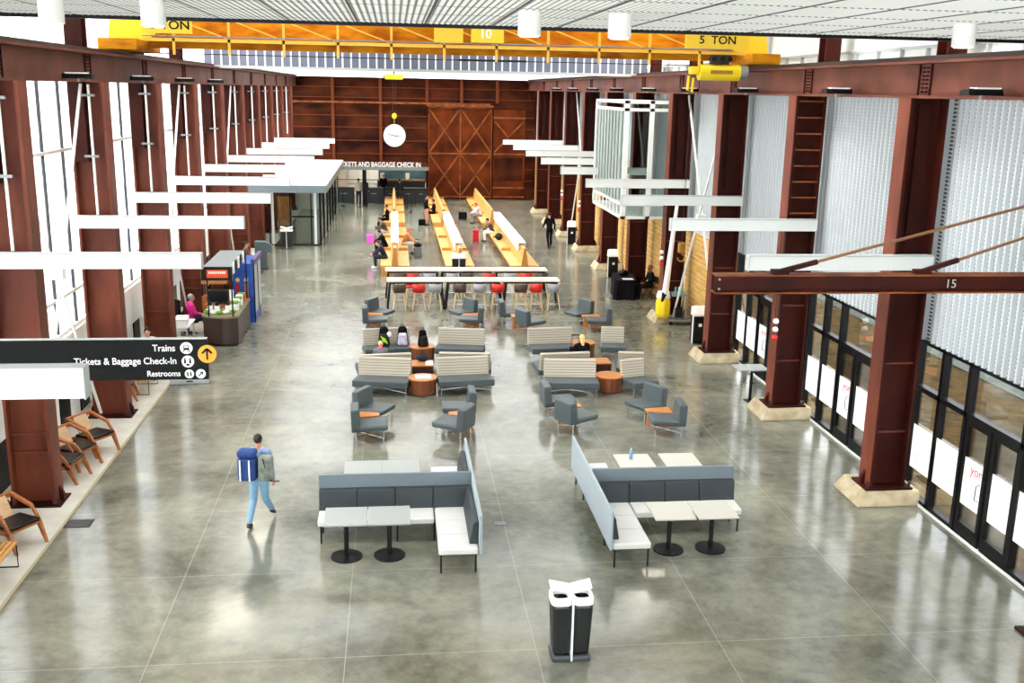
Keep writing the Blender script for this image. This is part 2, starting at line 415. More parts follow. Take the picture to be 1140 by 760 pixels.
for i in range(1, len(yf)-1, 2):
    for (a, b_) in ((-8.3, -6), (9, 11.3)): cf.box(a, b_, yf[i], yf[i+1], 8.32, 8.5)
    w_ = window(MB().box(-6, 9, yf[i], yf[i+1], 8.42, 8.44))
    f = MB()
    for j in range(1, 8): f.box(-6+15*j/8-.03, -6+15*j/8+.03, yf[i], yf[i+1], 8.36, 8.5)
    f.build('window_frame', 'white_paint', w_)
struct('ceiling_far', cf, 'ceiling_far')
fs_ = MB().box(-6.9, 9.75, 39.96, 40.0, 8.3, 10.6)
struct('wall_fascia', fs_, 'fascia_panel')
ff = MB()
X = -6.6
while X < 9.7: ff.box(X-.03, X+.03, 39.93, 39.96, 8.3, 9.3); X += .315
struct('trim_6', ff, 'white_paint')
struct('trim_7', MB().box(-6.9, 9.75, 39.9, 40.2, 8.2, 8.3), 'soffit_grey')

# ---- left wall: tall glazing over a white band and dark openings
def frame_grid(x, y0, y1, z0, z1, vs, hs, w=.05, d=.1):
    f = MB()
    for y in vs: f.box(x-d/2, x+d/2, y-w/2, y+w/2, z0, z1)
    for z in hs: f.box(x-d/2, x+d/2, y0, y1, z-w/2, z+w/2)
    return f
ebs = [-3, 7.98, 13.24] + LY + [73]  # first bay is unseen, glazed to let more light in near the camera
lx = -7.45
for i in range(len(ebs)-1):
    a, b_ = ebs[i], ebs[i+1]
    w_ = window(MB().box(lx-.01, lx+.01, a, b_, 2.1, 7.7))
    q = [a+(b_-a)*t for t in (.2, .4, .6, .8)]
    frame_grid(lx, a, b_, 2.1, 7.7, [a+(b_-a)*t for t in (.13, .5, .87)], [], .05, .06).build('window_mullion', 'bench_dark', w_)
    frame_grid(lx, a, b_, 2.1, 7.7, [a+(b_-a)*t for t in (.32, .69)], [2.1, 2.9, 6.1], .07, .1).build('window_frame', 'white_paint', w_)
    w2 = window(MB().box(lx-.01, lx+.01, a, b_, 8.3, 10.6))
    frame_grid(lx, a, b_, 8.3, 10.6, q, [8.35], .05, .08).build('window_frame', 'white_paint', w2)
    # dark doors in the low wall
    d_ = MB()
    for t in (.08, .34, .58, .8): d_.box(lx-.02, lx+.03, a+(b_-a)*t, a+(b_-a)*(t+.13), 0, 1.06)
    o = struct('door_%d' % (i+1), d_, 'black_frame')
lw = MB()
for i in range(len(ebs)-1):
    a, b_ = ebs[i], ebs[i+1]
    lw.box(lx-.15, lx, a, b_, 0, 2.1)
lw.box(lx, lx+.14, -3, 73, 1.06, 2.06)
lw.box(lx-.15, lx+.05, -3, 73, 7.7, 8.3)
struct('wall_left', lw, 'white_wall')
wfr = MB().box(-7.6, 11.3, -3.2, -3, 0, 1).box(-7.6, 11.3, -3.2, -3, 8.2, 10.8)
for X in (-7.6, -4.0, -.2, 3.6, 7.4, 10.9): wfr.box(X, X+.4, -3.2, -3, 1, 8.2)
struct('wall_front', wfr, 'white_wall')
window(MB().box(-7.2, 10.9, -3.12, -3.1, 1, 8.2)).name = 'window_front_added'  # unseen glazing behind the camera, added to light the near beams

# ---- right wall
X0 = 10.0
rw = MB()
rw.box(X0, X0+.15, -3, 8, 0, 8.3)
rw.box(X0+.02, X0+.2, 28.75, 73, 3.1, 8.3)
rw.box(X0-.2, X0+.4, -3, 73, 7.95, 8.3)
rw.box(X0+.1, X0+.25, -3, 73.0, 10.2, 10.6)
struct('wall_right', rw, 'white_wall')
struct('wall_plank', MB().box(X0, X0+.15, 28.75, 73, 0, 3.1), 'plank_wall')
for i, y in enumerate([8.0]+RY[:1]+RY[1:10]):      # perforated corrugated sheets, one per bay
    y1 = y+5.26 if y != 8.0 else 12.44
    z0 = 3.15
    p = []; t = math.ceil(y/.19)*.19
    while t < y1-.05:
        p += [(X0+.03, t), (X0-.05, t+.03), (X0-.05, t+.09), (X0+.03, t+.12)]; t += .19
    p += [(X0+.03, y1), (X0+.06, y1), (X0+.06, y)]
    p.insert(0, (X0+.03, y))
    o = MB(); 
    o.prism([(a, b2) for a, b2 in p], 'z', z0, 7.95)
    s_ = struct('wall_panel_%d' % (i+1), o, 'perforated')
mh = MB().box(X0+.3, X0+.32, -3, 73, 8.3, 10.2)
struct('wall_upper_right', mh, 'white_wall')
f = MB()
f.box(X0+.22, X0+.3, -3, 73, 8.55, 8.6)
y = 10
while y < 70: f.box(X0+.22, X0+.3, y-.02, y+.02, 8.3, 8.6); y += 1.05
struct('trim_8', f, 'soffit_grey')
# storefront bays
sb = 1
for bi, yc in enumerate((12.44, 17.7, 22.96, 28.22)):
    ym = [yc+o_ for o_ in (.27, -.65, -1.55, -3.25, -4.15, -4.95)]
    ya, yb = (ym[-1], ym[0]) if bi else (8.0, ym[0])
    w_ = window(MB().box(X0+.03, X0+.04, ya, yb, .1, 3.15))
    f = MB()
    for y in ym:
        if y > 7.9: f.box(X0-.05, X0+.1, y-.045, y+.045, 0, 3.15)
    if bi < 3: f.box(X0-.05, X0+.1, yc+.27, yc+.36, 0, 3.15)
    f.box(X0-.05, X0+.1, ya, yb, 2.17, 2.27).box(X0-.05, X0+.1, ya, yb, 3.09, 3.15)
    f.box(X0-.05, X0+.1, ym[2], yb, 0, .12)
    if bi: f.box(X0-.05, X0+.1, ya, ym[3], 0, .12)
    f.build('window_frame', 'black_frame', w_)
    # double door
    y1, y0 = ym[2], ym[3]; ms = (y0+y1)/2
    for (p, q, hd) in ((y0, ms, 1), (ms, y1, 0)):
        d_ = MB(); xa, xb = X0-.03, X0+.05
        d_.box(xa, xb, p+.045, p+.13, .02, 2.17).box(xa, xb, q-.13, q-.045, .02, 2.17).box(xa, xb, p+.13, q-.13, .02, .28).box(xa, xb, p+.13, q-.13, 2.06, 2.17)
        dr = struct('door_%d' % (20+sb), d_, 'black_frame'); sb += 1
        MB().box(X0+.0, X0+.02, p+.13, q-.13, .28, 2.06).build('pane', 'glass', dr)
        if hd == 0:
            MB().tube([(X0-.03, p+.17, .85), (X0-.09, p+.17, .87), (X0-.09, p+.17, 1.13), (X0-.03, p+.17, 1.15)], .012).build('door_handle', 'chrome', dr)
    # white poster sheets fixed on the outside of the lower glass
    edges = [ym[0]-.06, ym[1], ym[2], ms, ym[3], ym[4], ym[5]]
    for j in range(6):
        hi_, lo_ = edges[j]-.06, edges[j+1]+.06
        if lo_ < 8: continue
        pad = .06 if j in (2, 3) else -.015
        g = MB().box(X0-.012, X0-.004, lo_+pad, hi_-pad, .62, 1.48)
        po = tag(g.build('window_poster', 'poster'), 'white poster sheet on %s, %s' % (['pane beside the column', 'pane left of the doors', 'far door leaf', 'near door leaf', 'pane right of the doors', 'last pane of the bay'][j], ['storefront bay cut by the frame edge', 'storefront bay between first and second column', 'storefront bay behind the second column', 'storefront bay beside the plank wall'][bi]), 'poster', 'poster sheets on the storefront glass')
        random.seed(bi*10+j)
        k_ = MB(); yy = lo_+pad+.1
        while yy < hi_-pad-.1:
            hgt = random.uniform(.08, .3); k_.box(X0-.015, X0-.012, yy, yy+.008, .75, .75+hgt); k_.box(X0-.015, X0-.012, yy, min(yy+.09, hi_-pad-.02), .75+hgt, .755+hgt); yy += .1
        k_.build('sketch', 'faint_ink', po)
        if j == 2 and bi: text('lettering', 'york', .25, (X0-.015, hi_-pad-.22, 1.24), (PI/2, 0, -PI/2), 'york_red', po, ext=.002)
# frame at the plank wall end
struct('trim_9', MB().box(X0-.06, X0+.1, 28.5, 28.62, 0, 3.15), 'black_frame')
struct('trim_10', MB().box(X0-.04, X0+.1, 28.62, 28.75, 0, 3.15), 'oak_light')
struct('baseboard_right', MB().box(X0-.07, X0-.05, 8, 28.5, 0, .05), 'white_paint')

# ---- outside
struct('ground_gravel', MB().box(10.25, 60, -10, 120, -.4, -.12), 'gravel')
struct('ground_left', MB().box(-80, -7.6, -20, 120, -.4, -.12), 'paving_light')
struct('ground_road', MB().box(16.5, 21, -10, 60, -.12, -.08), 'asphalt')
eb = thing('warehouse', 'pale low building with purple panels seen outside through the storefront glass', 'building', (24, 40, -.1))
MB().box(-3.5, 6, -8, 40, 0, 5).build('wall', 'far_building', eb)
for k in range(9): MB().box(-3.56, -3.5, -7.4+2.6*k, -6.3+2.6*k, .2, 2.2).build('panel', 'purple', eb)

# ------------------------------------------------------------------ steel columns
def column(name, x0, x1, y, label, group, left, rungs=0, z0=0.0):
    """I-section: flanges face left and right, web faces the camera end; local origin at the foot"""
    t = thing(name, label, 'column', ((x0+x1)/2, y, 0), 0, group)
    h = (x1-x0)/2; d = .22
    w = MB()
    w.box(-h, -h+.05, -d, d, z0+.04, 7.6); w.box(h-.05, h, -d, d, z0+.04, 7.6)
    w.box(-h+.05, h-.05, -.03, .03, z0+.04, 7.6)
    w.build('shaft', 'rust_paint' if left else 'dark_rust_shade', t)  # right-row shafts: shade of the recessed web put into the colour
    # inner flange skin; its lit look is a lighter paint than right-row shafts
    (MB().box(-h-.02, -h, -d, d, z0+.04, 7.6) if not left else MB().box(h, h+.02, -d, d, z0+.04, 7.6)).build('lit_flange_face', 'rust_paint', t)
    b = MB().box(-h-.12, h+.12, -d-.1, d+.1, z0, z0+.04)
    b.build('base_plate', 'dark_rust_shade', t)
    for s in (-1, 1):
        MB().prism([(s*h, z0+.04), (s*(h+.1), z0+.04), (s*(h+.1), z0+.18), (s*h, z0+.35)], 'y', -.04, .04).build('gusset', 'dark_rust_shade', t)
        MB().tube([(s*(h+.07), -d-.04, z0+.04), (s*(h+.07), -d-.04, z0+.16)], .025, 6).build('anchor_bolt', 'rail_steel', t)
    st = MB()
    for z in ((1.4, 2.75) if not left else (1.0, 1.35)): st.box(-h+.05, h-.05, -.12, -.03, z, z+.03)
    st.build('stiffener', 'rust_paint', t)
    for k in range(rungs): MB().box(-h+.05, h-.05, -d+.02, -d+.05, 4.95+.36*k, 4.985+.36*k).build('rung', 'corten_brace', t)
    if not left and rungs == 0: MB().box(-.12, .12, -.09, -.03, 5.0, 7.5).build('web_plate', 'dark_rust_shade', t)
    if left:
        MB().box(-h+.02, -.03, -d-.06, -.03, 5.9, 7.6).build('web_plate', 'dark_rust_shade', t)
        cn = MB().tube([(.08, -d-.05, 4.75), (.08, -d-.05, 7.55)], .028, 8).build('conduit', 'white_paint', t)
        for z in (6.0, 7.3):
            MB().box(-.1, .2, -d-.09, -d-.02, z, z+.05).build('conduit_clamp', 'aluminium', cn)
    return t
for i, y in enumerate(LY):
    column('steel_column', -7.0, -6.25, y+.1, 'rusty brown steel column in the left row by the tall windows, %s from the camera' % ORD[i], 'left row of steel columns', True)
for i, y in enumerate(RY):
    if i == 0:
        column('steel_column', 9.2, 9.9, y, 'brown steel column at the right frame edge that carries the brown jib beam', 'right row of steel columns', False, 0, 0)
        continue
    else:
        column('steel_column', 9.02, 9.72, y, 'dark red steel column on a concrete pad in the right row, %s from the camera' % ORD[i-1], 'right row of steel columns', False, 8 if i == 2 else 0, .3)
    pd = MB().hexa([(8.72, y-.42, 0), (9.98, y-.42, 0), (9.98, y+.75, 0), (8.72, y+.75, 0), (8.9, y-.3, .3), (9.97, y-.36, .3), (9.97, y+.6, .3), (8.86, y+.6, .3)])
    tag(pd.build('column_footing', 'concrete_pad', bevel=.03), 'rough tan concrete footing under the right-row steel column, %s' % (ORD[i-1]+' from the camera' if i else 'cut off by the right frame edge'), 'footing', 'concrete footings of the right row')
# upper column stubs above the girders
for side, xs_, Y in (('left', (-6.95, -6.6), LY), ('right', (9.6, 9.95), RY)):
    for i, y in enumerate(Y):
        if y > 39: break
        st = MB(); a, b_ = xs_
        st.box(a, b_, y-.2, y-.16, 8.27, 10.6).box(a, b_, y+.16, y+.2, 8.27, 10.6).box((a+b_)/2-.02, (a+b_)/2+.02, y-.16, y+.16, 8.27, 10.6)
        tag(st.build('upper_column', 'dark_rust_shade'), 'brown steel post above the %s crane girder, %s from the camera' % (side, ORD[i]), 'column', 'posts above the crane girders')

# ---- crane runway girders
for side, xc in (('left', -6.6), ('right', 9.37)):
    s = 1 if side == 'left' else -1
    t = thing('crane_girder', 'long brown riveted crane runway girder along the %s row of columns' % side, 'girder', (xc, 0, 0))
    g = MB(); g.box(-.25, .25, 4, 72.9, 7.6, 7.65).box(-.25, .25, 4, 72.9, 8.19, 8.24).box(-.02, .02, 4, 72.9, 7.65, 8.19)
    g.build('beam', 'girder_paint', t)
    MB().box(-.05, .05, 4, 72.9, 8.24, 8.33).build('rail', 'rail_steel', t)
    for k, y in enumerate([8, 13.2]+(LY if side == 'left' else RY[1:])):
        sp_ = MB(); sp_.box(s*.02, s*.05, y-.22, y-.19, 7.65, 8.19).box(s*.02, s*.05, y+.19, y+.22, 7.65, 8.19)
        for j in range(7): sp_.box(s*.02, s*.055, y-.1, y-.04, 7.7+.068*j, 7.73+.068*j); sp_.box(s*.02, s*.055, y+.04, y+.1, 7.7+.068*j, 7.73+.068*j)
        sp_.build('splice_plate', 'dark_rust_shade', t)
# floodlights on the girders
t = thing('floodlight', '', 'lamp')
MB().prism([(-.16, 0), (.16, 0), (.1, .09), (-.12, .1)], 'x', -.28, .28).build('housing', 'black', t, bevel=.01)
MB().box(-.2, .2, -.2, .0, .095, .12).build('lens', 'drum_white', t)
MB().tube([(0, 0, -.06), (0, 0, .02)], .03, 8).build('bracket', 'steel_grey', t)
fl = Kind(t)
for i, y in enumerate((16.2, 21.4, 26.7, 32.0, 37.4)):
    fl((-6.1 if i else -6.1, y, 7.66), 0, 'black floodlight on the left crane girder, %s from the camera' % ORD[i], 'floodlights on the crane girders')
for i, y in enumerate((15.2, 20.5, 26.0, 31.3, 36.5, 41.8, 47, 52.3, 57.6)):
    fl((8.95, y, 7.66), 0, 'black floodlight on the right crane girder, %s from the camera' % ORD[i], 'floodlights on the crane girders')

# ---- jib beams
def jib(x0, x1, y, label, th=.26):
    t = thing('jib_beam', label, 'beam', (x0, y, 4.83 if x0 > 0 else (4.72 if y > 12 else 4.67)), 0, 'white jib beams on the columns')
    L = x1-x0
    MB().box(0, L, -.09, .09, -th, 0).build('beam', 'white_beam', t, bevel=.008)
    MB().box(-.012, 0, -.1, .1, -th-.01, .01).build('end_cap', 'soffit_grey', t) if x0 > 0 else MB().box(L, L+.012, -.1, .1, -th-.01, .01).build('end_cap', 'soffit_grey', t)
    MB().box(0, L, -.1, .1, 0, .012).build('cover_strip', 'soffit_grey', t)
jib(-7.1, -3.28, 10.9, 'white jib beam at the left frame edge in front of the black sign', .33)
for i, y in enumerate(LY[:9]):
    jib(-7.0, -3.37, y-.25 if i else 18.25, 'white horizontal jib beam on the left row of columns, %s from the camera' % ORD[i])
for i, y in enumerate(RY[1:10]):
    jib(6.25, 9.7, y-.28, 'white horizontal jib beam on the right row of columns, %s from the camera' % ORD[i])
# brown jib beam marked 15
t = thing('jib_beam', 'rusty brown steel jib beam painted 15, hanging from two rods at right', 'beam', (4.02, 12.4, 5.15))
MB().box(0, 5.2, -.008, .008, .02, .225).build('web', 'dark_rust_shade', t)
for z in (0, .225): MB().box(0, 5.2, -.1, .1, z, z+.02).build('flange', 'corten_brace', t)
MB().box(.01, .1, -.05, -.03, .03, .22).build('end_plate', 'dark_rust_shade', t)
for z in (.06, .18): MB().tube([(.055, -.07, z), (.055, -.03, z)], .014, 8).build('bolt', 'aluminium', t)
text('lettering', '15', .16, (3.1, -.02, .06), FACE, 'beige_cloth', t, ext=.002)
for x, x1, z1 in ((.95, 5.1, 1.4), (2.86, 5.1, 1.05)):
    MB().tube([(x, -.02, .3), (x1, -.02, z1+.0)], .02, 8).build('tie_rod', 'rod_rust', t)
    d = Vector((x1-x, 0, z1-.3)).normalized()
    MB().bar(Vector((x-.12, -.02, .27)), Vector((x, -.02, .3))+d*.4, .05, .06).build('turnbuckle', 'dark_rust_shade', t)
    MB().box(x-.2, x+.02, -.05, .05, .245, .3).build('lug', 'dark_rust_shade', t)

# X bracing rods
def xbrace(x, y0, y1, label):
    t = thing('cross_brace', label, 'brace', (x, (y0+y1)/2, 0), 0, 'white diagonal wall braces'); h = (y1-y0)/2
    MB().bar((-.06, -h, 7.55), (-.06, h, .15), .055, .055).build('rod', 'white_paint', t)
    MB().bar((.06, h, 7.55), (.06, -h, .15), .055, .055).build('rod', 'white_paint', t)
    MB().box(-.12, .12, -.12, .12, 3.73, 3.97).build('centre_plate', 'white_paint', t)
for i in (0, 2, 4): xbrace(-6.75, LY[i]+.4, LY[i+1]-.2, 'white diagonal cross brace between left-row columns, %s from the camera' % ORD[i//2])
xbrace(9.45, RY[3]+.35, RY[4]-.3, 'white diagonal cross brace on the right above the cleaning cart')
xbrace(9.45, RY[7]+.35, RY[8]-.3, 'white diagonal cross brace far down the right row of columns')

# hanging pendants with white and red balls
t = thing('hoist_pendant', '', 'pendant')
for dx in (-.03, .03): MB().tube([(dx, 0, 0), (dx, 0, 2.51)], .008, 6).build('cord', 'black', t)
for k, (m_, r) in enumerate((('red_seat', .075), ('drum_white', .07), ('drum_white', .07))): MB().ball((0, 0, -.02+.2*k), r).build('ball', m_, t, smooth=True)
pn = Kind(t)
for x, y, lb in ((8.93, 22.68, 'black pendant cord with white and red balls beside the second right-row column'), (8.9, 33.2, 'pendant cord with white and red balls by the cleaning cart column'), (8.9, 48.98, 'pendant cord with white and red balls near the walking man in black'), (8.9, 54.24, 'pendant cord with white and red balls at the farthest right columns')):
    pn((x, y, 2.05), 0, lb, 'hoist pendants')

# ------------------------------------------------------------------ yellow bridge crane
t = thing('bridge_crane', 'yellow overhead bridge crane spanning the hall, marked 5 TON', 'crane', (0, 26.9, 0))
g = MB(); g.box(-6.2, 9.1, .25, .7, 8.46, 9.3)
g.build('bridge_girder', 'crane_yellow', t)
MB().box(-6.2, 9.1, .22, .25, 8.6, 8.64).build('girder_rib', 'corten_brace', t)
for s, xa, xb in ((-1, -6.9, -6.0), (1, 9.0, 9.75)):
    MB().box(xa, xb, -1.0, 1.5, 8.36, 8.62).build('end_truck', 'crane_yellow', t, bevel=.02)
    MB().prism([(xa, 8.6), (xb, 8.6), (xb-.1 if s > 0 else xb+.9, 9.3), (xa-1.2 if s > 0 else xa+.1, 9.3)], 'y', -.05, .25).build('end_gusset', 'bright_yellow', t)
MB().box(-5.9, 8.9, -.75, .2, 8.6, 8.63).build('walkway', 'crane_yellow', t)
MB().box(-5.9, 8.9, -.8, -.75, 8.58, 8.66).build('walkway_edge', 'crane_light', t)
k = -5.2
i = 0
while k < 8.6:
    MB().box(k-.03, k+.03, -.8, -.76, 8.28, 9.3).build('post', 'crane_light', t)
    if k+1.29 < 8.9: MB().bar((k+.05, -.78, 9.1), (k+1.22, -.78, 8.68), .03, .03).build('diagonal', 'crane_light', t)
    k += 1.29; i += 1
MB().tube([(-5.9, -.86, 8.7), (8.5, -.86, 8.7)], .018, 6).build('cable_pipe', 'aluminium', t)
MB().tube([(-6.2, -.78, 8.3), (8.9, -.78, 8.3)], .012, 6).build('festoon_wire', 'black', t)
pl = MB().box(-5.9, -4.75, -.84, -.8, 8.76, 9.12).build('name_plate', 'plate_yellow', t)
text('lettering', '5 TON', .27, (-5.72, -.845, 8.86), FACE, 'sign_black', pl, ext=.003, sx=1.15, bold=.004)
pl = MB().box(7.3, 8.95, -.84, -.8, 8.7, 9.12).build('name_plate', 'plate_yellow', t)
text('lettering', '5  TON', .27, (7.65, -.845, 8.84), FACE, 'sign_black', pl, ext=.003, sx=1.1, bold=.004)
MB().box(1.0, 1.7, -.95, -.75, 8.7, 9.1).build('control_box', 'plate_yellow', t)
pl = MB().box(1.9, 2.7, -.95, -.75, 8.72, 9.15).build('control_box', 'bright_yellow', t)
text('lettering', '10', .3, (2.1, -.955, 8.83), FACE, 'sign_white', pl, ext=.003, bold=.006)
MB().box(1.6, 3.3, -.75, -.7, 8.28, 8.33).build('frame_bar', 'rail_steel', t)
# trolley hoist
t = thing('electric_hoist', 'bright yellow drum hoist hanging under the right end of the crane', 'hoist', (8.25, 26.1, 8.14))
MB().tube([(-.55, 0, 0), (.5, 0, 0)], .2, 20).build('drum', 'bright_yellow', t)
MB().tube([(.5, 0, .02), (.7, 0, .02)], .17, 20).build('motor', 'aluminium', t)
MB().box(-.25, .2, -.12, .12, .2, .42).build('trolley', 'rail_steel', t)
for x in (-.2, 0, .2): MB().tube([(x, -.15, .33), (x, .15, .33)], .07, 12).build('wheel', 'black', t)
MB().box(-.3, .27, -.215, -.2, -.04, .05).build('faded_lettering', 'brass', t)
t = thing('chain_hoist', 'small yellow chain hoist with hanging loop beside the yellow drum hoist', 'hoist', (7.55, 26.1, 8.1))
MB().box(-.1, .14, -.1, .1, -.02, .18).build('body', 'bright_yellow', t, bevel=.03)
MB().tube([(-.1, 0, -.05), (-.12, 0, -.4), (0, 0, -.45), (.02, 0, -.1)], .035, 8).build('chain_loop', 'bright_yellow', t)
MB().tube([(.14, 0, .1), (.2, 0, -.35)], .012, 6).build('cable', 'black', t)
# hanging clock
t = thing('chain_hoist', 'small yellow hoist trolley at the roof holding the round clock', 'hoist', (0.03, 45, 7.95))
MB().box(-.38, .38, -.15, .15, 0, .22).build('body', 'bright_yellow', t, bevel=.04)
MB().tube([(-.45, 0, .1), (-.3, 0, .1)], .08, 10).build('wheel', 'steel_grey', t)
MB().box(-.03, .03, -.02, .02, .22, .37).build('hanger', 'rail_steel', t)
t = thing('hanging_clock', 'round white clock hanging on two chains from the small yellow hoist', 'clock', (0.03, 45, 5.62))
MB().tube([(0, -.09, 0), (0, .09, 0)], .47, 48).build('case', 'drum_white', t)
MB().tube([(0, -.1, 0), (0, -.09, 0)], .44, 48).build('clock_face', 'clock_face', t)
MB().bar((0, -.11, 0), (.2, -.11, .0), .012, .035).build('hour_hand', 'black', t)
MB().bar((0, -.11, 0), (-.26, -.11, .06), .01, .025).build('minute_hand', 'black', t)
MB().ball((0, 0, .82), .1, .06, .12).build('hook_block', 'bright_yellow', t)
MB().tube([(0, 0, .45), (0, 0, .75)], .015, 6).build('hook', 'brass', t)
for dx in (-.06, .06): MB().tube([(dx, 0, .9), (dx, 0, 2.33)], .012, 6).build('chain', 'rail_steel', t)
# ceiling drum lamps near the camera
t = thing('drum_lamp', '', 'lamp')
MB().ell(0, 0, .125, .125, -.25, 0, 28).build('shade', 'lamp_shade', t, smooth=False)
MB().ell(0, 0, .1, .1, -.26, -.25, 24).build('diffuser', 'lamp_small', t)
dl = Kind(t)
for x, lb in ((-3.47, 'white drum lamp under the near ceiling, leftmost, over the tall windows'), (-2.46, 'white drum lamp under the near ceiling hiding the left end of the crane lettering'), (1.46, 'white drum lamp under the near ceiling, left one of the middle pair'), (2.45, 'white drum lamp under the near ceiling, right one of the middle pair'), (6.42, 'white drum lamp under the near ceiling at far right')):
    dl((x, 11.4, cz+.005), 0, lb, 'drum lamps under the near ceiling')
# high-bay lamps in the middle roof
t = thing('high_bay_lamp', '', 'lamp')
MB().ell(0, 0, .45, .3, .05, .3, 28, .2, .15).build('housing', 'aluminium', t)
MB().box(-.65, .65, -.5, .5, 0, .05).build('diffuser', 'bay_face', t)
MB().tube([(0, 0, .3), (0, 0, 1.05)], .02, 6).build('stem', 'steel_grey', t)
hb = Kind(t)
r_ = 1+9.6/7.6
for i, (x, y) in enumerate(((-2.45, 14.14), (-2.42, 17.67))): hb((x*r_, min(y*r_, 38.2), 9.54), 0, 'white high bay lamp below the middle roof, left row, %s' % ORD[i], 'high bay lamps')
for i, (x, y) in enumerate(((4.4, 14.5), (4.42, 17.4))): hb((9.0, min(y*r_, 38.2), 9.54), 0, 'white high bay lamp below the middle roof, right row, %s' % ORD[i], 'high bay lamps')

# far doors with X bracing
def slide_door(x0, x1, z1, label, cols):
    t = thing('sliding_door', label, 'door', (x0, 72.85, .05)); w = x1-x0
    MB().box(0, w, -.06, 0, 0, z1).build('leaf', 'corten_door', t)
    zm = 3.1
    b = MB()
    for z in (0.1, zm, z1-.15): MB().box(0, w, -.1, -.06, z, z+.12).build('rail', 'corten_brace', t)
    for k in range(cols+1): MB().box(w*k/cols-(.05 if k else 0), w*k/cols+(.05 if k < cols else 0), -.1, -.06, 0, z1).build('stile', 'corten_brace', t)
    for k in range(cols):
        a, c = w*k/cols+.1, w*(k+1)/cols-.1
        for (za, zb) in ((.3, zm-.05), (zm+.2, z1-.25)):
            MB().bar((a, -.09, za), (c, -.09, zb), .06, .11).build('brace', 'corten_brace', t)
            MB().bar((a, -.09, zb), (c, -.09, za), .06, .11).build('brace', 'corten_brace', t)
    return t
slide_door(2.4, 6.85, 6.4, 'large rusty sliding door with four cross braces on the far wall', 2)
t = thing('sliding_door', 'narrower rusty sliding door right of the large braced door', 'door', (6.95, 72.9, .05))
MB().box(0, 2.25, -.06, 0, 0, 6.2).build('leaf', 'corten_door', t)
for z in (.1, .75, 3.1, 5.6): MB().box(0, 2.25, -.1, -.06, z, z+.12).build('rail', 'corten_brace', t)
MB().bar((.1, -.08, 5.4), (1.1, -.08, 4.3), .05, .1).build('brace', 'corten_brace', t)
MB().bar((2.1, -.08, 5.4), (.1, -.08, 3.3), .05, .1).build('brace', 'corten_brace', t)
MB().box(.1, 2.1, -.08, -.05, 1.3, 2.9).build('panel', 'corten', t)
tag(MB().box(2.3, 6.95, 72.6, 72.72, 6.42, 6.54).build('door_track', 'corten_brace'), 'rusty steel track above the large sliding door', 'track')

# ------------------------------------------------------------------ ticket hall
t = thing('ticket_canopy', 'grey flat canopy carrying the TICKETS AND BAGGAGE CHECK IN letters', 'canopy', (-3.9, 68.0, 2.42))
MB().box(0, 6.15, 0, 4.9, 0, .16).build('slab', 'dark_rust_shade', t)
MB().box(0, 6.15, -.03, 0, -.04, .18).build('fascia', 'canopy_edge', t)
text('lettering', 'TICKETS AND BAGGAGE CHECK IN', .43, (.2, -.03, .18), FACE, 'sign_white', t, ext=.02, sx=.79, bold=.004)
t = thing('dark_post', 'dark square post holding up the ticket canopy', 'post', (-1.95, 68.6, 0)); MB().box(-.13, .13, -.13, .13, 0, 2.42).build('shaft', 'black_frame', t); MB().box(-.17, .17, -.17, .17, 0, .05).build('foot', 'black', t)
t = thing('display_screen', 'dark teal back wall map behind the ticket counter', 'display', (-1.1, 76.25, .9))
MB().box(0, 3.4, -.05, 0, 0, 1.7).build('panel', 'teal_wall', t); MB().box(-.03, 3.43, -.02, 0, -.03, 1.73).build('frame', 'black', t)
for i, x in enumerate((-3.0, .2)):  # glowing panels added to brighten the dark ticket hall
    t = thing('added_light_panel', 'added flat light panel in the ticket hall ceiling, %s one' % ('left', 'right')[i], 'lamp', (x, 74, 2.66), 0, 'added ticket hall light panels')
    MB().box(0, 2.0, 0, .8, .02, .08).build('frame', 'white_paint', t); MB().box(.04, 1.96, .04, .76, 0, .02).build('diffuser', 'added_panel_face', t)
for i, x in enumerate((-3.35, -2.6, -1.75)):
    tag(MB().box(x, x+.6, 76.2, 76.26, .8, 2.6).build('wall_panel', 'drum_white'), 'pale window panel behind the ticket hall, %s' % ('leftmost', 'middle', 'rightmost')[i], 'panel', 'pale panels in the ticket hall')
for i, (x0, x1) in enumerate(((-3.9, -2.7), (-1.85, -.75), (-.65, .5), (.55, 1.45), (1.5, 2.25))):
    t = thing('ticket_counter', 'dark ticket counter unit, %s from the left' % ('first', 'second', 'third', 'fourth', 'fifth')[i], 'counter', (x0, 70.2, 0), 0, 'ticket counter units')
    MB().box(0, x1-x0, 0, .7, 0, .95).build('body', 'dark_counter', t, bevel=.01)
    MB().box(-.02, x1-x0+.02, -.04, .74, .95, 1.0).build('worktop', 'black', t)
    MB().box(.25*(x1-x0), .6*(x1-x0), -.02, 0, .6, .66).build('handle', 'aluminium', t)
MBw = thing('back_counter', 'light wooden service ledge behind the ticket counter', 'counter', (-1.2, 74.2, 0))
MB().box(0, 3.4, 0, .5, 0, 1.15).build('body', 'dark_counter', MBw); MB().box(0, 3.4, -.02, .52, 1.15, 1.22).build('worktop', 'oak_light', MBw)
for i, x in enumerate((-.85, .95)):
    t = thing('monitor', 'white monitor on the wooden ledge of the ticket hall, %s one' % ('left', 'right')[i], 'monitor', (x, 74.4, 1.22), 0, 'ticket hall monitors')
    MB().box(-.14, .14, -.03, .03, .1, .48).build('screen', 'drum_white', t); MB().box(-.08, .08, -.06, .06, 0, .1).build('stand', 'drum_white', t)
t = thing('stanchion', '', 'stanchion')
MB().tube([(0, 0, .02), (0, 0, .95)], .03, 10).build('post', 'black', t); MB().ell(0, 0, .16, .16, 0, .03, 20).build('base', 'black', t); MB().tube([(0, 0, .88), (0, 0, .98)], .045, 10).build('head', 'black', t)
sk = Kind(t)
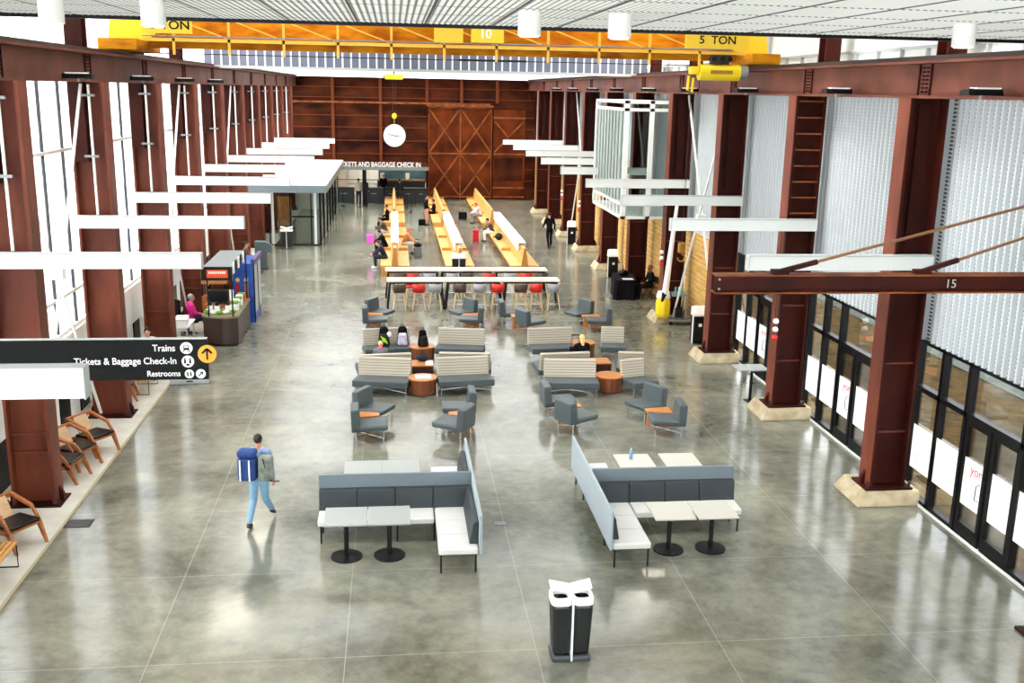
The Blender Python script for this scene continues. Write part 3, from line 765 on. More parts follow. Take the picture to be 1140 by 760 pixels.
for x, y, d in ((-3.35, 68.0, 'leftmost'), (-2.25, 67.7, 'second from left'), (-1.9, 67.9, 'third from left, by the people queueing'), (.85, 66.5, 'fourth from left'), (1.05, 64.8, 'rightmost')): sk((x, y, 0), 0, 'black queue stanchion before the ticket counter, ' + d, 'queue stanchions')

# ------------------------------------------------------------------ white louvred box on the right
t = thing('balcony_box', 'white louvred glass balcony box projecting from the right wall', 'balcony', (7.68, 34.25, 3.4))
L, D, Hh = 2.2, 5.2, 3.95
b = MB()
for (x, y) in ((0, 0), (L-.15, 0), (0, D-.15)): MB().box(x, x+.15, y, y+.15, 0, Hh).build('corner_post', 'white_paint', t)
MB().box(.85, 1.0, 0, .12, 0, Hh).build('mullion', 'white_paint', t)
MB().box(0, L, 0, D, 0, .1).build('floor_slab', 'white_paint', t)
MB().box(0, L, 0, D, Hh-.1, Hh).build('roof_slab', 'white_paint', t)
for z in (.45, 1.05, Hh-.35): MB().box(0, L, 0, .1, z, z+.1).build('rail', 'white_paint', t); 
for z in (.45, Hh-.35): MB().box(0, .1, 0, D, z, z+.1).build('rail', 'white_paint', t)
for k in range(9):
    y = .45+k*.52; MB().box(-.02, .06, y, y+.3, .6, Hh-.35).build('louvre', 'louvre_grey', t)
for k in range(8): MB().box(.02, .06, .2+k*.62, .25+k*.62, 0, .45).build('baluster', 'white_paint', t)
MB().box(.15, L-.15, .05, .07, .1, Hh-.1).build('glass_pane', 'glass_grey', t)

# ------------------------------------------------------------------ left: glazed vestibule
t = thing('glass_vestibule', 'glass entrance vestibule with a white flat roof at the left', 'vestibule', (-7.3, 50.8, 0))
MB().box(0, 4.05, -.9, 16.5, 2.72, 3.05).build('roof', 'white_wall', t)
MB().box(-.1, 4.07, -.94, -.9, 2.66, 3.0).build('front_fascia', 'bench_mid', t)
MB().box(4.05, 4.09, -.9, 16.5, 2.68, 3.0).build('side_fascia', 'canopy_edge', t)
for x in (1.25, 2.25, 3.25): MB().box(x-.03, x+.03, -.03, .03, 0, 2.72).build('mullion', 'black_frame', t)
for x in (1.4, 3.45): MB().box(x-.06, x+.06, -.02, .08, 0, 2.72).build('post', 'white_paint', t)
MB().box(1.25, 3.7, -.04, .04, 0, .06).build('sill', 'black_frame', t)
MB().box(1.25, 3.7, -.01, .01, .06, 2.7).build('glass_pane', 'glass_grey', t)
for k in range(7):
    MB().box(3.64, 3.74, k*2.6-.04, k*2.6+.06, 0, 2.72).build('mullion', 'black_frame', t)
MB().box(3.68, 3.7, 0, 15.6, .06, 2.7).build('glass_pane', 'glass_grey', t)
MB().box(0, 3.7, 15.5, 15.6, 0, 2.72).build('end_wall', 'white_wall', t)
MB().box(1.3, 3.3, 3.0, 3.05, 1.0, 1.08).build('rail', 'black_frame', t)
t = thing('information_panel', 'orange standing panel inside the glass vestibule', 'panel', (-5.6, 53.5, 0))
MB().box(-.35, .35, 0, .05, .1, 2.1).build('board', 'orange_wood', t); MB().box(-.3, .3, -.15, .2, 0, .1).build('foot', 'black', t)

# ------------------------------------------------------------------ hanging direction sign
t = thing('direction_sign', 'black hanging direction sign reading Trains, Tickets and Baggage Check-In, Restrooms', 'sign', (-5.1, 13.2, 3.86))
MB().box(0, 2.67, 0, .06, 0, .54).build('board', 'sign_black', t)
MB().box(0, 2.67, -.005, .065, .54, .552).build('top_edge', 'soffit_grey', t)
for x in (.0,): MB().box(-2.1, 0, .01, .05, .2, .3).build('arm', 'black', t)
def disc(x, z, r, mt, nm='disc', y=-.01): return MB().tube([(x, y, z), (x, 0.0, z)], r, 32).build(nm, mt, t)
text('lettering', 'Trains', .125, (2.27, -.003, .385), FACE, 'sign_white', t, 'RIGHT', .004, .91, .001)
text('lettering', 'Tickets & Baggage Check-In', .125, (2.28, -.003, .215), FACE, 'sign_white', t, 'RIGHT', .004, .91, .001)
text('lettering', 'Restrooms', .105, (2.32, -.003, .05), FACE, 'sign_white', t, 'RIGHT', .004, .91, .001)
c1 = disc(2.41, .425, .078, 'sign_white'); c2 = disc(2.42, .245, .078, 'sign_white'); c3 = disc(2.43, .078, .058, 'sign_white'); c4 = disc(2.575, .078, .062, 'sign_white')
p = MB(); p.box(2.375, 2.445, -.014, -.01, .4, .46).build('train_symbol', 'sign_black', c1)
MB().box(2.385, 2.435, -.016, -.014, .43, .45).build('train_window', 'sign_white', c1)
MB().bar((2.385, -.013, .4), (2.37, -.013, .37), .004, .01).build('train_track', 'sign_black', c1)
MB().bar((2.435, -.013, .4), (2.45, -.013, .37), .004, .01).build('train_track', 'sign_black', c1)
for dx in (-.035, .03):
    MB().box(2.42+dx-.012, 2.42+dx+.012, -.014, -.01, .22, .27).build('figure_symbol', 'sign_black', c2); MB().tube([(2.42+dx, -.014, .283), (2.42+dx, -.01, .283)], .011, 12).build('figure_symbol', 'sign_black', c2)
MB().box(2.4, 2.44, -.014, -.01, .19, .215).build('case_symbol', 'sign_black', c2)
for dx in (-.02, .02):
    MB().box(2.43+dx-.009, 2.43+dx+.009, -.014, -.01, .05, .09).build('figure_symbol', 'sign_black', c3); MB().tube([(2.43+dx, -.014, .1), (2.43+dx, -.01, .1)], .009, 12).build('figure_symbol', 'sign_black', c3)
MB().bar((2.545, -.013, .048), (2.6, -.013, .103), .004, .013).add([], []).build('arrow_symbol', 'sign_black', c4)
MB().box(2.565, 2.605, -.014, -.01, .096, .107).build('arrow_symbol', 'sign_black', c4); MB().box(2.594, 2.605, -.014, -.01, .068, .107).build('arrow_symbol', 'sign_black', c4)
oc = disc(2.67, .345, .118, 'sign_orange', 'orange_disc', -.02)
MB().box(2.658, 2.682, -.025, -.02, .27, .41).build('arrow_symbol', 'sign_black', oc)
for s in (-1, 1): MB().bar((2.67, -.0225, .418), (2.67+s*.062, -.0225, .355), .005, .026).build('arrow_symbol', 'sign_black', oc)

# ------------------------------------------------------------------ booth benches (T-shaped)
def booth(x_div, xa, xb, label, s):
    """divider at x_div; back wall at y=17 between xa and xb; s=+1 when the booth opens to -X of the divider"""
    t = thing('booth_bench', label, 'bench', (x_div, 17.0, 0))
    inner = -s                              # direction away from divider
    W_ = abs((xa if s > 0 else xb)-x_div)
    def X(a, b): a, b = inner*a, inner*b; return min(a, b), max(a, b)
    x0, x1 = X(0, .045); MB().box(x0, x1, -1.9, 1.9, .33, 1.0).build('divider', 'bench_light', t, bevel=.01)
    x0, x1 = X(.045, W_); MB().box(x0, x1, -.03, .03, .45, 1.03).build('back_screen', 'bench_mid', t, bevel=.008)
    for f_ in (-1, 1):
        # long seat in segments
        n_ = 3
        a0 = .72
        for k in range(n_):
            p, q = a0+(W_-a0)*k/n_, a0+(W_-a0)*(k+1)/n_
            x0, x1 = X(p+.005, q-.005); y0, y1 = sorted((f_*.12, f_*.62)); MB().box(x0, x1, y0, y1, .32, .43).build('seat_cushion', 'white_seat', t, bevel=.025)
        n_ = 4
        for k in range(n_):
            p, q = .06+(W_-.06)*k/n_, .06+(W_-.06)*(k+1)/n_
            x0, x1 = X(p+.003, q-.003)
            y_ = f_*.03
            MB().prism([(y_, .42), (y_+f_*.14, .42), (y_+f_*.09, .78), (y_, .8)], 'x', x0, x1).build('back_cushion', 'bench_dark', t, bevel=.015)
        # side seat along the divider
        for k in range(3):
            p, q = .12+1.75*k/3, .12+1.75*(k+1)/3
            x0, x1 = X(.06, .7); y0, y1 = sorted((f_*(p+.005), f_*(q-.005))); MB().box(x0, x1, y0, y1, .32, .43).build('seat_cushion', 'white_seat', t, bevel=.025)
        sgn = inner
        y0, y1 = sorted((f_*.1, f_*1.7))
        MB().prism([(sgn*.045, .42), (sgn*.2, .42), (sgn*.13, .8), (sgn*.045, .82)], 'y', y0, y1).build('back_cushion', 'bench_dark', t, bevel=.02)
        for (px_, py_) in ((.1, 1.83), (.66, 1.83), (.1, 1.0), (.72, .58), (W_*.5, .58), (W_-.06, .58), (W_-.06, .14)):
            x0 = inner*px_
            MB().tube([(x0, f_*py_, 0), (x0, f_*py_, .33)], .016, 8).build('leg', 'black', t)
    return t
booth(1.36, -1.35, None, 'left T-shaped booth bench with white seats and dark grey backs', 1)
booth(3.45, None, 6.12, 'right T-shaped booth bench with a tall pale grey side screen', -1)
# cafe tables
def table_kind(mt):
    t = thing('cafe_table', '', 'table')
    MB().box(-.348, .348, -.37, .37, .7, .73).build('tabletop', mt, t, bevel=.006)
    MB().tube([(0, 0, .03), (0, 0, .7)], .04, 14).build('column', 'black', t)
    MB().ell(0, 0, .26, .26, 0, .02, 36).ell(0, 0, .25, .25, .02, .035, 36, .06, .06).build('foot_plate', 'black', t)
    return Kind(t)
tk = table_kind('table_grey'); tw = table_kind('table_white')
for x, y, k, lb in ((-.84, 15.88, tk, 'grey square cafe table before the left booth, left of the front pair'), (-.13, 15.88, tk, 'grey square cafe table before the left booth, right of the front pair'),
                 (-.62, 18.1, tk, 'grey cafe table behind the left booth, left one'), (.08, 18.1, tk, 'grey cafe table behind the left booth, right one'),
                 (4.62, 15.75, tw, 'white cafe table before the right booth, left one'), (5.36, 15.75, tw, 'white cafe table before the right booth, right one at the bench end'),
                 (4.55, 18.15, tw, 'white cafe table behind the right booth, with a bottle on it'), (5.45, 18.15, tw, 'white cafe table behind the right booth, empty right one')):
    k((x, y, 0), 0, lb, 'cafe tables at the booths')
t = thing('water_bottle', 'small clear blue bottle on the white table behind the right booth', 'bottle', (4.5, 18.25, .73))
MB().ell(0, 0, .035, .035, 0, .15, 16).ell(0, 0, .035, .035, .15, .19, 16, .014, .014).build('body', 'jeans', t); MB().ell(0, 0, .015, .015, .19, .215, 12).build('cap', 'sign_white', t)
t = thing('dark_jacket', 'dark jacket lying on the seat behind the right booth screen', 'jacket', (3.95, 17.9, .43))
MB().ball((0, 0, .06), .22, .14, .12).ball((.3, -.1, .03), .25, .1, .06).ball((-.05, .15, .1), .12, .12, .1).build('fabric', 'black_soft', t, remesh=.02)
tag(MB().box(1.75, 1.95, 16.95, 17.1, 0, .012).build('floor_socket', 'steel_grey'), 'small grey floor socket plate between the two booths', 'floor socket')
t = thing('floor_grate', 'small dark metal grate in the floor at the left curb', 'grate', (-5.6, 17.55, 0))
MB().box(-.22, .22, -.17, .17, .0, .01).build('plate', 'rail_steel', t)
for k in range(7): MB().box(-.2, .2, -.15+.05*k-.008, -.15+.05*k+.008, .01, .015).build('bar', 'steel_grey', t)

# ------------------------------------------------------------------ twin bins
t = thing('recycling_bin', '', 'bin')
MB().box(-.27, .27, -.19, .19, 0, .09).build('base', 'bin_base', t, bevel=.03)
for s in (-1, 1):
    x0, x1 = (-.285, -.01) if s < 0 else (.01, .285)
    b0, b1 = (-.25, -.012) if s < 0 else (.012, .25)
    MB().hexa([(b0, -.16, .08), (b1, -.16, .08), (b1, .16, .08), (b0, .16, .08), (x0, -.19, .86), (x1, -.19, .86), (x1, .19, .86), (x0, .19, .86)]).build('bin_body', 'bin_black', t, bevel=.05)
    rm = MB()
    xm = (x0+x1)/2
    n_ = 28; vs = []; 
    for r1, r2, z in ((.15, .2, .85), (.15, .2, .93), (.1, .11, .93), (.1, .11, .88)):
        for k in range(n_):
            a = 2*PI*k/n_; c_, s_ = math.cos(a), math.sin(a)
            ex = .55; vs.append((xm+r1*math.copysign(abs(c_)**ex, c_), r2*math.copysign(abs(s_)**ex, s_), z))
    fs = [(i*n_+k, i*n_+(k+1) % n_, (i+1)*n_+(k+1) % n_, (i+1)*n_+k) for i in range(3) for k in range(n_)]
    rm.add(vs, fs).build('rim', 'sign_white', t)
    bg = MB()
    for k in range(5): bg.ball((xm+random.uniform(-.05, .05), random.uniform(-.06, .06), .87), .05, .05, .03, 8, 5)
    bg.build('bag_liner', 'black_soft', t)
    # raised wing lid
    MB().hexa([(0, -.02, .93), (s*.29, -.01, 1.0), (s*.29, .19, 1.05), (0, .19, .98), (0, -.02, .95), (s*.29, -.01, 1.02), (s*.29, .19, 1.07), (0, .19, 1.0)] if s > 0 else
              [(s*.29, -.01, 1.02), (0, -.02, .93), (0, .19, .98), (s*.29, .19, 1.05), (s*.29, -.01, 1.02), (0, -.02, .95), (0, .19, 1.0), (s*.29, .19, 1.07)]).build('lid_wing', 'sign_white', t, bevel=.02)
MB().box(-.012, .012, -.2, .2, .02, .95).build('divider_plate', 'sign_white', t)
rb = Kind(t)
rb((2.36, 12.56, 0), 0, 'black twin recycling bin with white wing lid in the foreground', 'twin recycling bins')
rb((2.62, 41.7, 0), 0, 'black twin recycling bin between the bar tables and middle wooden bench', 'twin recycling bins')
rb((-5.15, 49.7, 0), 0, 'black twin recycling bin before the glass vestibule', 'twin recycling bins')
# single tall bins on the right
t = thing('litter_bin', '', 'bin')
MB().box(-.21, .21, -.2, .2, 0, .88).build('bin_body', 'black', t, bevel=.05)
MB().box(-.22, .22, -.21, .21, .88, .93).build('rim', 'sign_white', t, bevel=.02)
MB().prism([(-.22, .93), (.22, .93), (.22, 1.12), (-.05, 1.2)], 'x', -.2, .2).build('hood', 'sign_white', t, bevel=.03)
MB().box(-.05, .05, -.206, -.2, .55, .65).build('label_square', 'sign_white', t)
MB().box(-.245, -.225, -.22, -.14, .02, 1.0).build('side_plate', 'sign_white', t)
lb_ = Kind(t)
lb_((9.45, 30.4, 0), 0, 'black litter bin with white hood beside the plank wall and column', 'litter bins')
lb_((9.15, 42.0, 0), 0, 'black litter bin with white hood behind the black-draped table', 'litter bins')
lb_((9.0, 51.5, 0), 0, 'black litter bin with white hood, farthest on the right', 'litter bins')

# ------------------------------------------------------------------ angled lounge chairs and wedge tables
t = thing('lounge_chair', '', 'chair')      # faces +Y, origin at centre
MB().prism([(-.38, .27), (.38, .3), (.4, .42), (-.36, .4)], 'x', -.33, .33).build('seat', 'grey_vinyl', t, bevel=.035)
MB().prism([(-.4, .26), (-.2, .3), (-.24, .8), (-.42, .78)], 'x', -.33, .33).build('backrest', 'grey_vinyl', t, bevel=.035)
for sx in (-1, 1):
    for sy in (-1, 1): MB().tube([(sx*.28, sy*.3, .0), (sx*.28, sy*.3, .28)], .013, 8).build('leg', 'chrome', t)
MB().bar((-.28, -.3, .12), (.28, .3, .12), .02, .02).build('stretcher', 'chrome', t)
MB().bar((.28, -.3, .14), (-.28, .3, .14), .02, .02).build('stretcher', 'chrome', t)
lc = Kind(t)
R = math.radians
grp = 'grey armless lounge chairs'
for x, y, a, lb in (
    (-.58, 21.75, -88, 'grey lounge chair, front one of the left pair nearest the camera'),
    (-.5, 22.95, -118, 'grey lounge chair turned to the camera, rear one of the left near pair'),
    (1.27, 21.75, 62, 'grey lounge chair with its back to the camera behind the left booth screen'),
    (1.45, 22.95, 90, 'grey lounge chair facing left, rear one behind the left booth screen'),
    (4.12, 22.1, -62, 'grey lounge chair with its back to the camera behind the right booth screen'),
    (3.9, 23.35, -88, 'grey lounge chair facing right, rear one behind the right booth screen'),
    (6.15, 21.75, 86, 'grey lounge chair, front one of the near pair at right'),
    (5.95, 22.95, 122, 'grey lounge chair turned to the camera, rear one of the near pair at right'),
    (-.65, 32.45, -88, 'grey lounge chair behind the backpacks, front one of that pair'),
    (-.5, 33.55, -120, 'grey lounge chair behind the backpacks, rear one turned to the camera'),
    (2.45, 32.4, 84, 'grey lounge chair facing left in the second pair before the bar tables, front one'),
    (2.25, 33.5, 122, 'grey lounge chair in the second pair before the bar tables, rear one'),
    (4.35, 31.95, -62, 'grey lounge chair with its back to us in the third pair before the bar tables'),
    (3.85, 33.3, -88, 'grey lounge chair in the third pair before the bar tables, rear one'),
    (6.6, 32.1, 86, 'grey lounge chair in the rightmost pair before the bar tables, front one'),
    (6.15, 33.2, 122, 'grey lounge chair in the rightmost pair before the bar tables, rear one')):
    lc((x, y, 0), R(a), lb, grp)
t = thing('wedge_table', '', 'table')
MB().prism([(-.3, -.14), (.3, -.03), (.3, .2), (-.3, .34)], 'z', .36, .4).build('tabletop', 'orange_wood', t, bevel=.005)
MB().prism([(-.24, -.08), (.24, .02), (.24, .15), (-.24, .26)], 'z', 0, .36).build('pedestal', 'orange_wood', t)
wt = Kind(t)
for x, y, a, lb in ((-.68, 22.27, 0, 'orange wood wedge table between the left near lounge chairs'), (1.5, 22.42, 180, 'orange wood wedge table between chairs behind the left booth screen'),
                    (4.05, 22.72, 0, 'orange wood wedge table between chairs behind the right booth screen'), (6.1, 22.42, 180, 'orange wood wedge table between the near chairs at right'),
                    (-.7, 32.95, 0, 'orange wood wedge table behind the backpacks'), (2.5, 33.0, 180, 'orange wood wedge table in the second pair before the bar tables'),
                    (4.1, 32.6, 0, 'orange wood wedge table in the third pair before the bar tables'), (6.45, 32.7, 180, 'orange wood wedge table in the rightmost pair before the bar tables')):
    wt((x, y, 0), R(a), lb, 'wedge tables between lounge chairs')

# ------------------------------------------------------------------ settees with channelled backs
def settee_kind(w):
    t = thing('settee', '', 'settee')     # faces -Y, origin at centre of width, back plane y=0
    h = w/2
    MB().prism([(-.8, .24), (-.05, .2), (-.05, .38), (-.8, .42)], 'x', -h, h).build('seat', 'grey_vinyl', t, bevel=.03)
    MB().prism([(-.13, .34), (.0, .34), (.08, .83), (-.03, .84)], 'x', -h+.03, h-.03).build('backrest', 'channel_vinyl', t, bevel=.02)
    for sx in (-1, 1):
        for y in (-.68, -.08): MB().tube([(sx*(h-.06), y, 0), (sx*(h-.06), y, .27)], .013, 8).build('leg', 'chrome', t)
    MB().bar((-h+.06, -.08, .16), (h-.06, -.68, .1), .02, .02).build('stretcher', 'chrome', t)
    MB().bar((-h+.06, -.68, .16), (h-.06, -.08, .1), .02, .02).build('stretcher', 'chrome', t)
    return Kind(t)
S2 = settee_kind(1.42); S1 = settee_kind(.74)
g_ = 'channel-backed settees'
S2((-.27, 25.75, 0), R(-10), 'tan-backed grey settee in the front row, left cluster, left of the drum table', g_)
S2((1.73, 25.75, 0), R(6), 'tan-backed grey settee in the front row, left cluster, right of the drum table', g_)
S2((4.52, 25.4, 0), R(-5), 'tan-backed grey settee in the front row, right cluster, two-seat one', g_)
S1((6.15, 25.35, 0), R(18), 'narrow tan-backed settee in the front row, right end', g_)
S2((-.27, 26.15, 0), R(180+8), 'settee facing away behind the front row, far left, under the child in grey', g_)
S2((1.82, 26.2, 0), R(180-6), 'settee facing away behind the front row, left cluster, right of the table', g_)
S2((4.5, 26.1, 0), R(180+6), 'settee facing away behind the front row, right cluster, beside the blond person', g_)
S1((6.3, 26.1, 0), R(180-10), 'narrow settee facing away at the right end', g_)
S2((-.27, 29.1, 0), R(9), 'tan-backed grey settee holding the two backpacks', g_)
S2((1.92, 29.0, 0), R(-9), 'tan-backed grey settee in the back row right of the black bag', g_)
S2((4.53, 29.0, 0), R(6), 'tan-backed grey settee in the back row, right cluster, two-seat one', g_)
S1((6.42, 29.05, 0), R(-8), 'narrow tan-backed settee in the back row, right end', g_)
t = thing('drum_table', '', 'table')
MB().ell(0, 0, .36, .36, .03, .4, 40).build('drum', 'walnut', t); MB().ell(0, 0, .37, .37, .4, .425, 40).build('tabletop', 'orange_wood', t); MB().ell(0, 0, .33, .33, 0, .03, 32).build('plinth', 'dark_walnut', t)
dt = Kind(t)
for x, y, lb in ((.68, 25.3, 'round walnut drum table with white papers at the front of the left cluster'), (.75, 28.6, 'round walnut drum table carrying the black backpack'),
                 (5.56, 25.3, 'round walnut drum table at the front of the right cluster'), (5.5, 28.9, 'round walnut drum table at the back of the right cluster')): dt((x, y, 0), 0, lb, 'walnut drum tables')
t = thing('box_table', '', 'table')
MB().box(-.28, .28, -.3, .3, 0, .38).build('box', 'dark_walnut', t); MB().box(-.29, .29, -.31, .31, .38, .41).build('tabletop', 'orange_wood', t)
bt = Kind(t)
bt((.72, 26.75, 0), 0, 'square walnut box table behind the front row, left cluster', 'square box tables'); bt((5.58, 26.8, 0), 0, 'square walnut box table behind the front row, right cluster', 'square box tables')
tag(MB().box(.5, .9, 25.15, 25.5, .425, .432).build('paper_stack', 'sign_white'), 'white papers on the front left drum table', 'papers')
tag(MB().box(.8, 1.0, 26.5, 26.95, .41, .418).build('newspaper', 'sign_white'), 'white newspaper on the square box table of the left cluster', 'newspaper')

# backpacks and bags
def backpack(name, label, loc, rz, mt, mt2, s=1.0):
    t = thing(name, label, 'bag', loc, rz)
    MB().hexa([(-.15*s, -.1*s, 0), (.15*s, -.1*s, 0), (.15*s, .1*s, 0), (-.15*s, .1*s, 0), (-.1*s, -.03*s, .48*s), (.1*s, -.03*s, .48*s), (.1*s, .1*s, .48*s), (-.1*s, .1*s, .48*s)]).build('main_pouch', mt, t, bevel=.06*s)
    MB().hexa([(-.13*s, -.17*s, .02*s), (.13*s, -.17*s, .02*s), (.13*s, -.06*s, .02*s), (-.13*s, -.06*s, .02*s), (-.1*s, -.13*s, .3*s), (.1*s, -.13*s, .3*s), (.1*s, -.03*s, .34*s), (-.1*s, -.03*s, .34*s)]).build('front_pocket', mt2, t, bevel=.04*s)
    MB().tube([(-.04*s, .02, .49*s), (0, .02, .55*s), (.04*s, .02, .49*s)], .012*s, 6).build('grab_handle', 'black', t)
    return t
b1 = backpack('backpack', 'black backpack with neon green strokes standing on the left settee', (-.33, 28.75, .4), 0, 'black_soft', 'black', 1.15)
for k in range(3): MB().bar((-.08+.05*k, -.19, .32-.03*k), (-.0+.05*k, -.205, .16-.03*k), .02, .03).build('neon_stroke', 'neon', b1)
MB().ball((.15, -.08, .35), .07, .05, .08).build('white_tag', 'sign_white', b1)
backpack('backpack', 'black and lavender patterned backpack on the left settee', (.2, 28.8, .4), 0, 'black_soft', 'lavender', 1.15)
backpack('backpack', 'black backpack slumped on the round walnut table', (.78, 28.55, .42), .4, 'black_soft', 'black', 1.0)
t = thing('shoulder_bag', 'small black bag on the square box table of the left cluster', 'bag', (.72, 26.95, .41)); MB().ball((0, 0, .09), .18, .12, .1).build('pouch', 'navy', t, smooth=True); MB().tube([(-.1, 0, .15), (0, 0, .25), (.1, 0, .15)], .01, 6).build('strap', 'black', t)

# ------------------------------------------------------------------ bar tables and stools
t = thing('bar_table', '', 'table')
MB().box(-1.02, 1.02, -.33, .33, .97, 1.03).build('tabletop', 'bar_top', t, bevel=.006)
for sx in (-1, 1):
    for sy in (-1, 1): MB().bar((sx*1.0, sy*.3, 0), (sx*.9, sy*.26, .97), .07, .07).build('leg', 'black', t)
MB().box(-.9, .9, -.27, -.23, .9, .97).build('apron', 'black', t)
ba = Kind(t)
for i in range(3): ba((.73+2.06*i, 35.95, 0), 0, 'long white-topped bar table with black legs, front row, %s' % ('left', 'middle', 'right')[i], 'bar tables')
for i in range(3): ba((.66+2.03*i, 38.1, 0), 0, 'long white-topped bar table with black legs, back row, %s' % ('left', 'middle', 'right')[i], 'bar tables')
def stool_kind(mt):
    t = thing('bar_stool', '', 'stool')
    for sx in (-1, 1):
        for sy in (-1, 1): MB().cap((sx*.22, sy*.2, .02), (sx*.14, sy*.13, .64), .02, .024, 8).build('leg', 'birch', t)
    for sy in (-1, 1): MB().tube([(-.2, sy*.18, .22), (.2, sy*.18, .22)], .012, 6).build('footrest', 'chrome', t)
    MB().box(-.22, .22, -.2, .2, .63, .69).build('seat', mt, t, bevel=.03)
    vs = []; n_ = 9      # curved shell back on the -Y side
    for z, sc in ((.66, .9), (.8, 1.0), (.95, .98)):
        for off in (0, .025):
            for k in range(n_):
                a = PI*(1.12+.76*k/(n_-1)); vs.append((sc*.25*math.cos(a), -.02+(sc*.24+off)*math.sin(a), z))
    fs = []
    for i in range(2):
        for k in range(n_-1):
            a = i*2*n_+k; fs.append((a, a+1, a+2*n_+1, a+2*n_)); b_ = a+n_; fs.append((b_+1, b_, b_+2*n_, b_+2*n_+1))
    for k in range(n_-1): fs.append((4*n_+k, 4*n_+k+1, 5*n_+k+1, 5*n_+k)); fs.append((k+1, k, n_+k, n_+k+1))
    for i in range(2):
        for k in (0, n_-1): a = i*2*n_+k; fs.append((a, a+n_, a+3*n_, a+2*n_))
    MB().add(vs, fs).build('shell_back', mt, t, smooth=True)
    return Kind(t)
KR, KB, KG = stool_kind('red_seat'), stool_kind('brown_seat'), stool_kind('light_grey_seat')
nm = {'R': (KR, 'red'), 'B': (KB, 'dark brown'), 'G': (KG, 'light grey')}
nth = ['leftmost', 'second from left', 'third from left', 'fourth from left', 'fifth from left', 'sixth from left', 'seventh from left', 'eighth from left', 'rightmost']
xs1 = [.15, .83, 1.4, 2.28, 2.97, 3.62, 4.45, 5.0, 5.62]
for i, c in enumerate('BRGBGRBRG'): nm[c][0]((xs1[i], 35.55, 0), 0, '%s bar stool with birch legs at the front bar tables, %s' % (nm[c][1], nth[i]), 'bar stools')
xs2 = [.2, .62, 1.28, 2.13, 2.68, 3.52, 4.3, 4.9, 5.5]
for i, c in enumerate('BRGGBRGRB'): nm[c][0]((xs2[i], 37.72, 0), 0, '%s bar stool with birch legs at the back bar tables, %s' % (nm[c][1], nth[i]), 'bar stools')
KR((.62, 36.45, 0), PI, 'red bar stool on the far side of the front left bar table', 'bar stools')

# ------------------------------------------------------------------ long wooden waiting benches
def wood_bench(x, y0, y1, label, screen):
    t = thing('waiting_bench', label, 'bench', (x, y0, 0), 0, 'long wooden waiting benches'); L = y1-y0
    MB().prism([(-.15, .38), (.15, .38), (.05, 1.12), (-.05, 1.12)], 'y', .05, L).build('backrest', 'oak_light', t)
    MB().prism([(-.2, .0), (.2, .0), (.05, 1.16), (-.05, 1.16)], 'y', 0, .05).build('end_panel', 'oak', t)
    MB().prism([(-.2, .0), (.2, .0), (.05, 1.16), (-.05, 1.16)], 'y', L, L+.05).build('end_panel', 'oak', t)
    for s in (-1, 1):
        x0, x1 = sorted((s*.13, s*.6))
        MB().box(x0, x1, 0, L, .37, .43).build('seat', 'oak_light', t)
        x0, x1 = sorted((s*.5, s*.58))
        MB().box(x0, x1, .05, L-.05, .28, .37).build('apron', 'oak', t)
        k = 0
        while k*4.1 < L:
            x0, x1 = sorted((s*.15, s*.58))
            MB().box(x0, x1, k*4.1, k*4.1+.07, 0, .37).build('leg_panel', 'oak', t)
            if k: MB().box(x0, x1, k*4.1, k*4.1+.07, .43, .56).build('armrest', 'oak', t)
            k += 1
    if screen:
        MB().box(-.17, .17, 1.2, L, 1.2, 1.25).build('ledge', 'sign_white', t)
        for s in (-1, 1):
            f = MB(); f.box(s*.15-.01, s*.15+.01, 1.2, L, 1.14, 1.2); f.box(s*.15-.01, s*.15+.01, 1.2, L, .88, .94)
            k = 1.2
            while k < L-.2: f.box(s*.15-.01, s*.15+.01, k, k+.22, .94, 1.14); k += .6
            f.build('slotted_screen', 'sign_white', t)
for x, nm_ in ((0, 'left'), (2.72, 'middle'), (5.45, 'right')):
    wood_bench(x, 42.3, 54.6, 'long golden wooden bench with white ledge, near one of the %s row' % nm_, True)
    wood_bench(x-.02, 56.6, 69.2, 'long golden wooden bench without ledge, far one of the %s row' % nm_, False)

# ------------------------------------------------------------------ wooden lounge chairs at the left
t = thing('wooden_armchair', '', 'chair')     # faces +Y
for s in (-1, 1):
    MB().prism([(.18, .36), (.3, .36), (.42, 0), (.37, 0)], 'x', s*.3-.02, s*.3+.02).build('leg', 'chair_wood', t)
    MB().prism([(-.3, .36), (-.15, .36), (-.36, 0), (-.41, 0)], 'x', s*.3-.02, s*.3+.02).build('leg', 'chair_wood', t)
    MB().bar((s*.3, .28, .36), (s*.3, .1, .6), .04, .05).build('arm_support', 'chair_wood', t)
    MB().prism([(.14, .57), (-.34, .7), (-.38, .76), (.1, .63)], 'x', s*.3-.03, s*.3+.03).build('armrest', 'chair_wood', t)
    MB().box(s*.3-.02, s*.3+.02, -.25, .28, .3, .36).build('side_rail', 'chair_wood', t)
MB().box(-.33, .33, -.42, -.36, .68, .77).build('top_rail', 'chair_wood', t, bevel=.01)
MB().prism([(-.2, .36), (-.17, .38), (-.37, .76), (-.4, .75)], 'x', -.17, .17).build('backrest', 'chair_wood_light', t)
MB().box(-.31, .31, -.25, .28, .33, .37).build('seat_board', 'chair_wood', t)
MB().prism([(-.2, .37), (.3, .4), (.32, .44), (-.2, .43)], 'x', -.29, .29).build('seat_cushion', 'black_leather', t, bevel=.015)
wc = Kind(t)
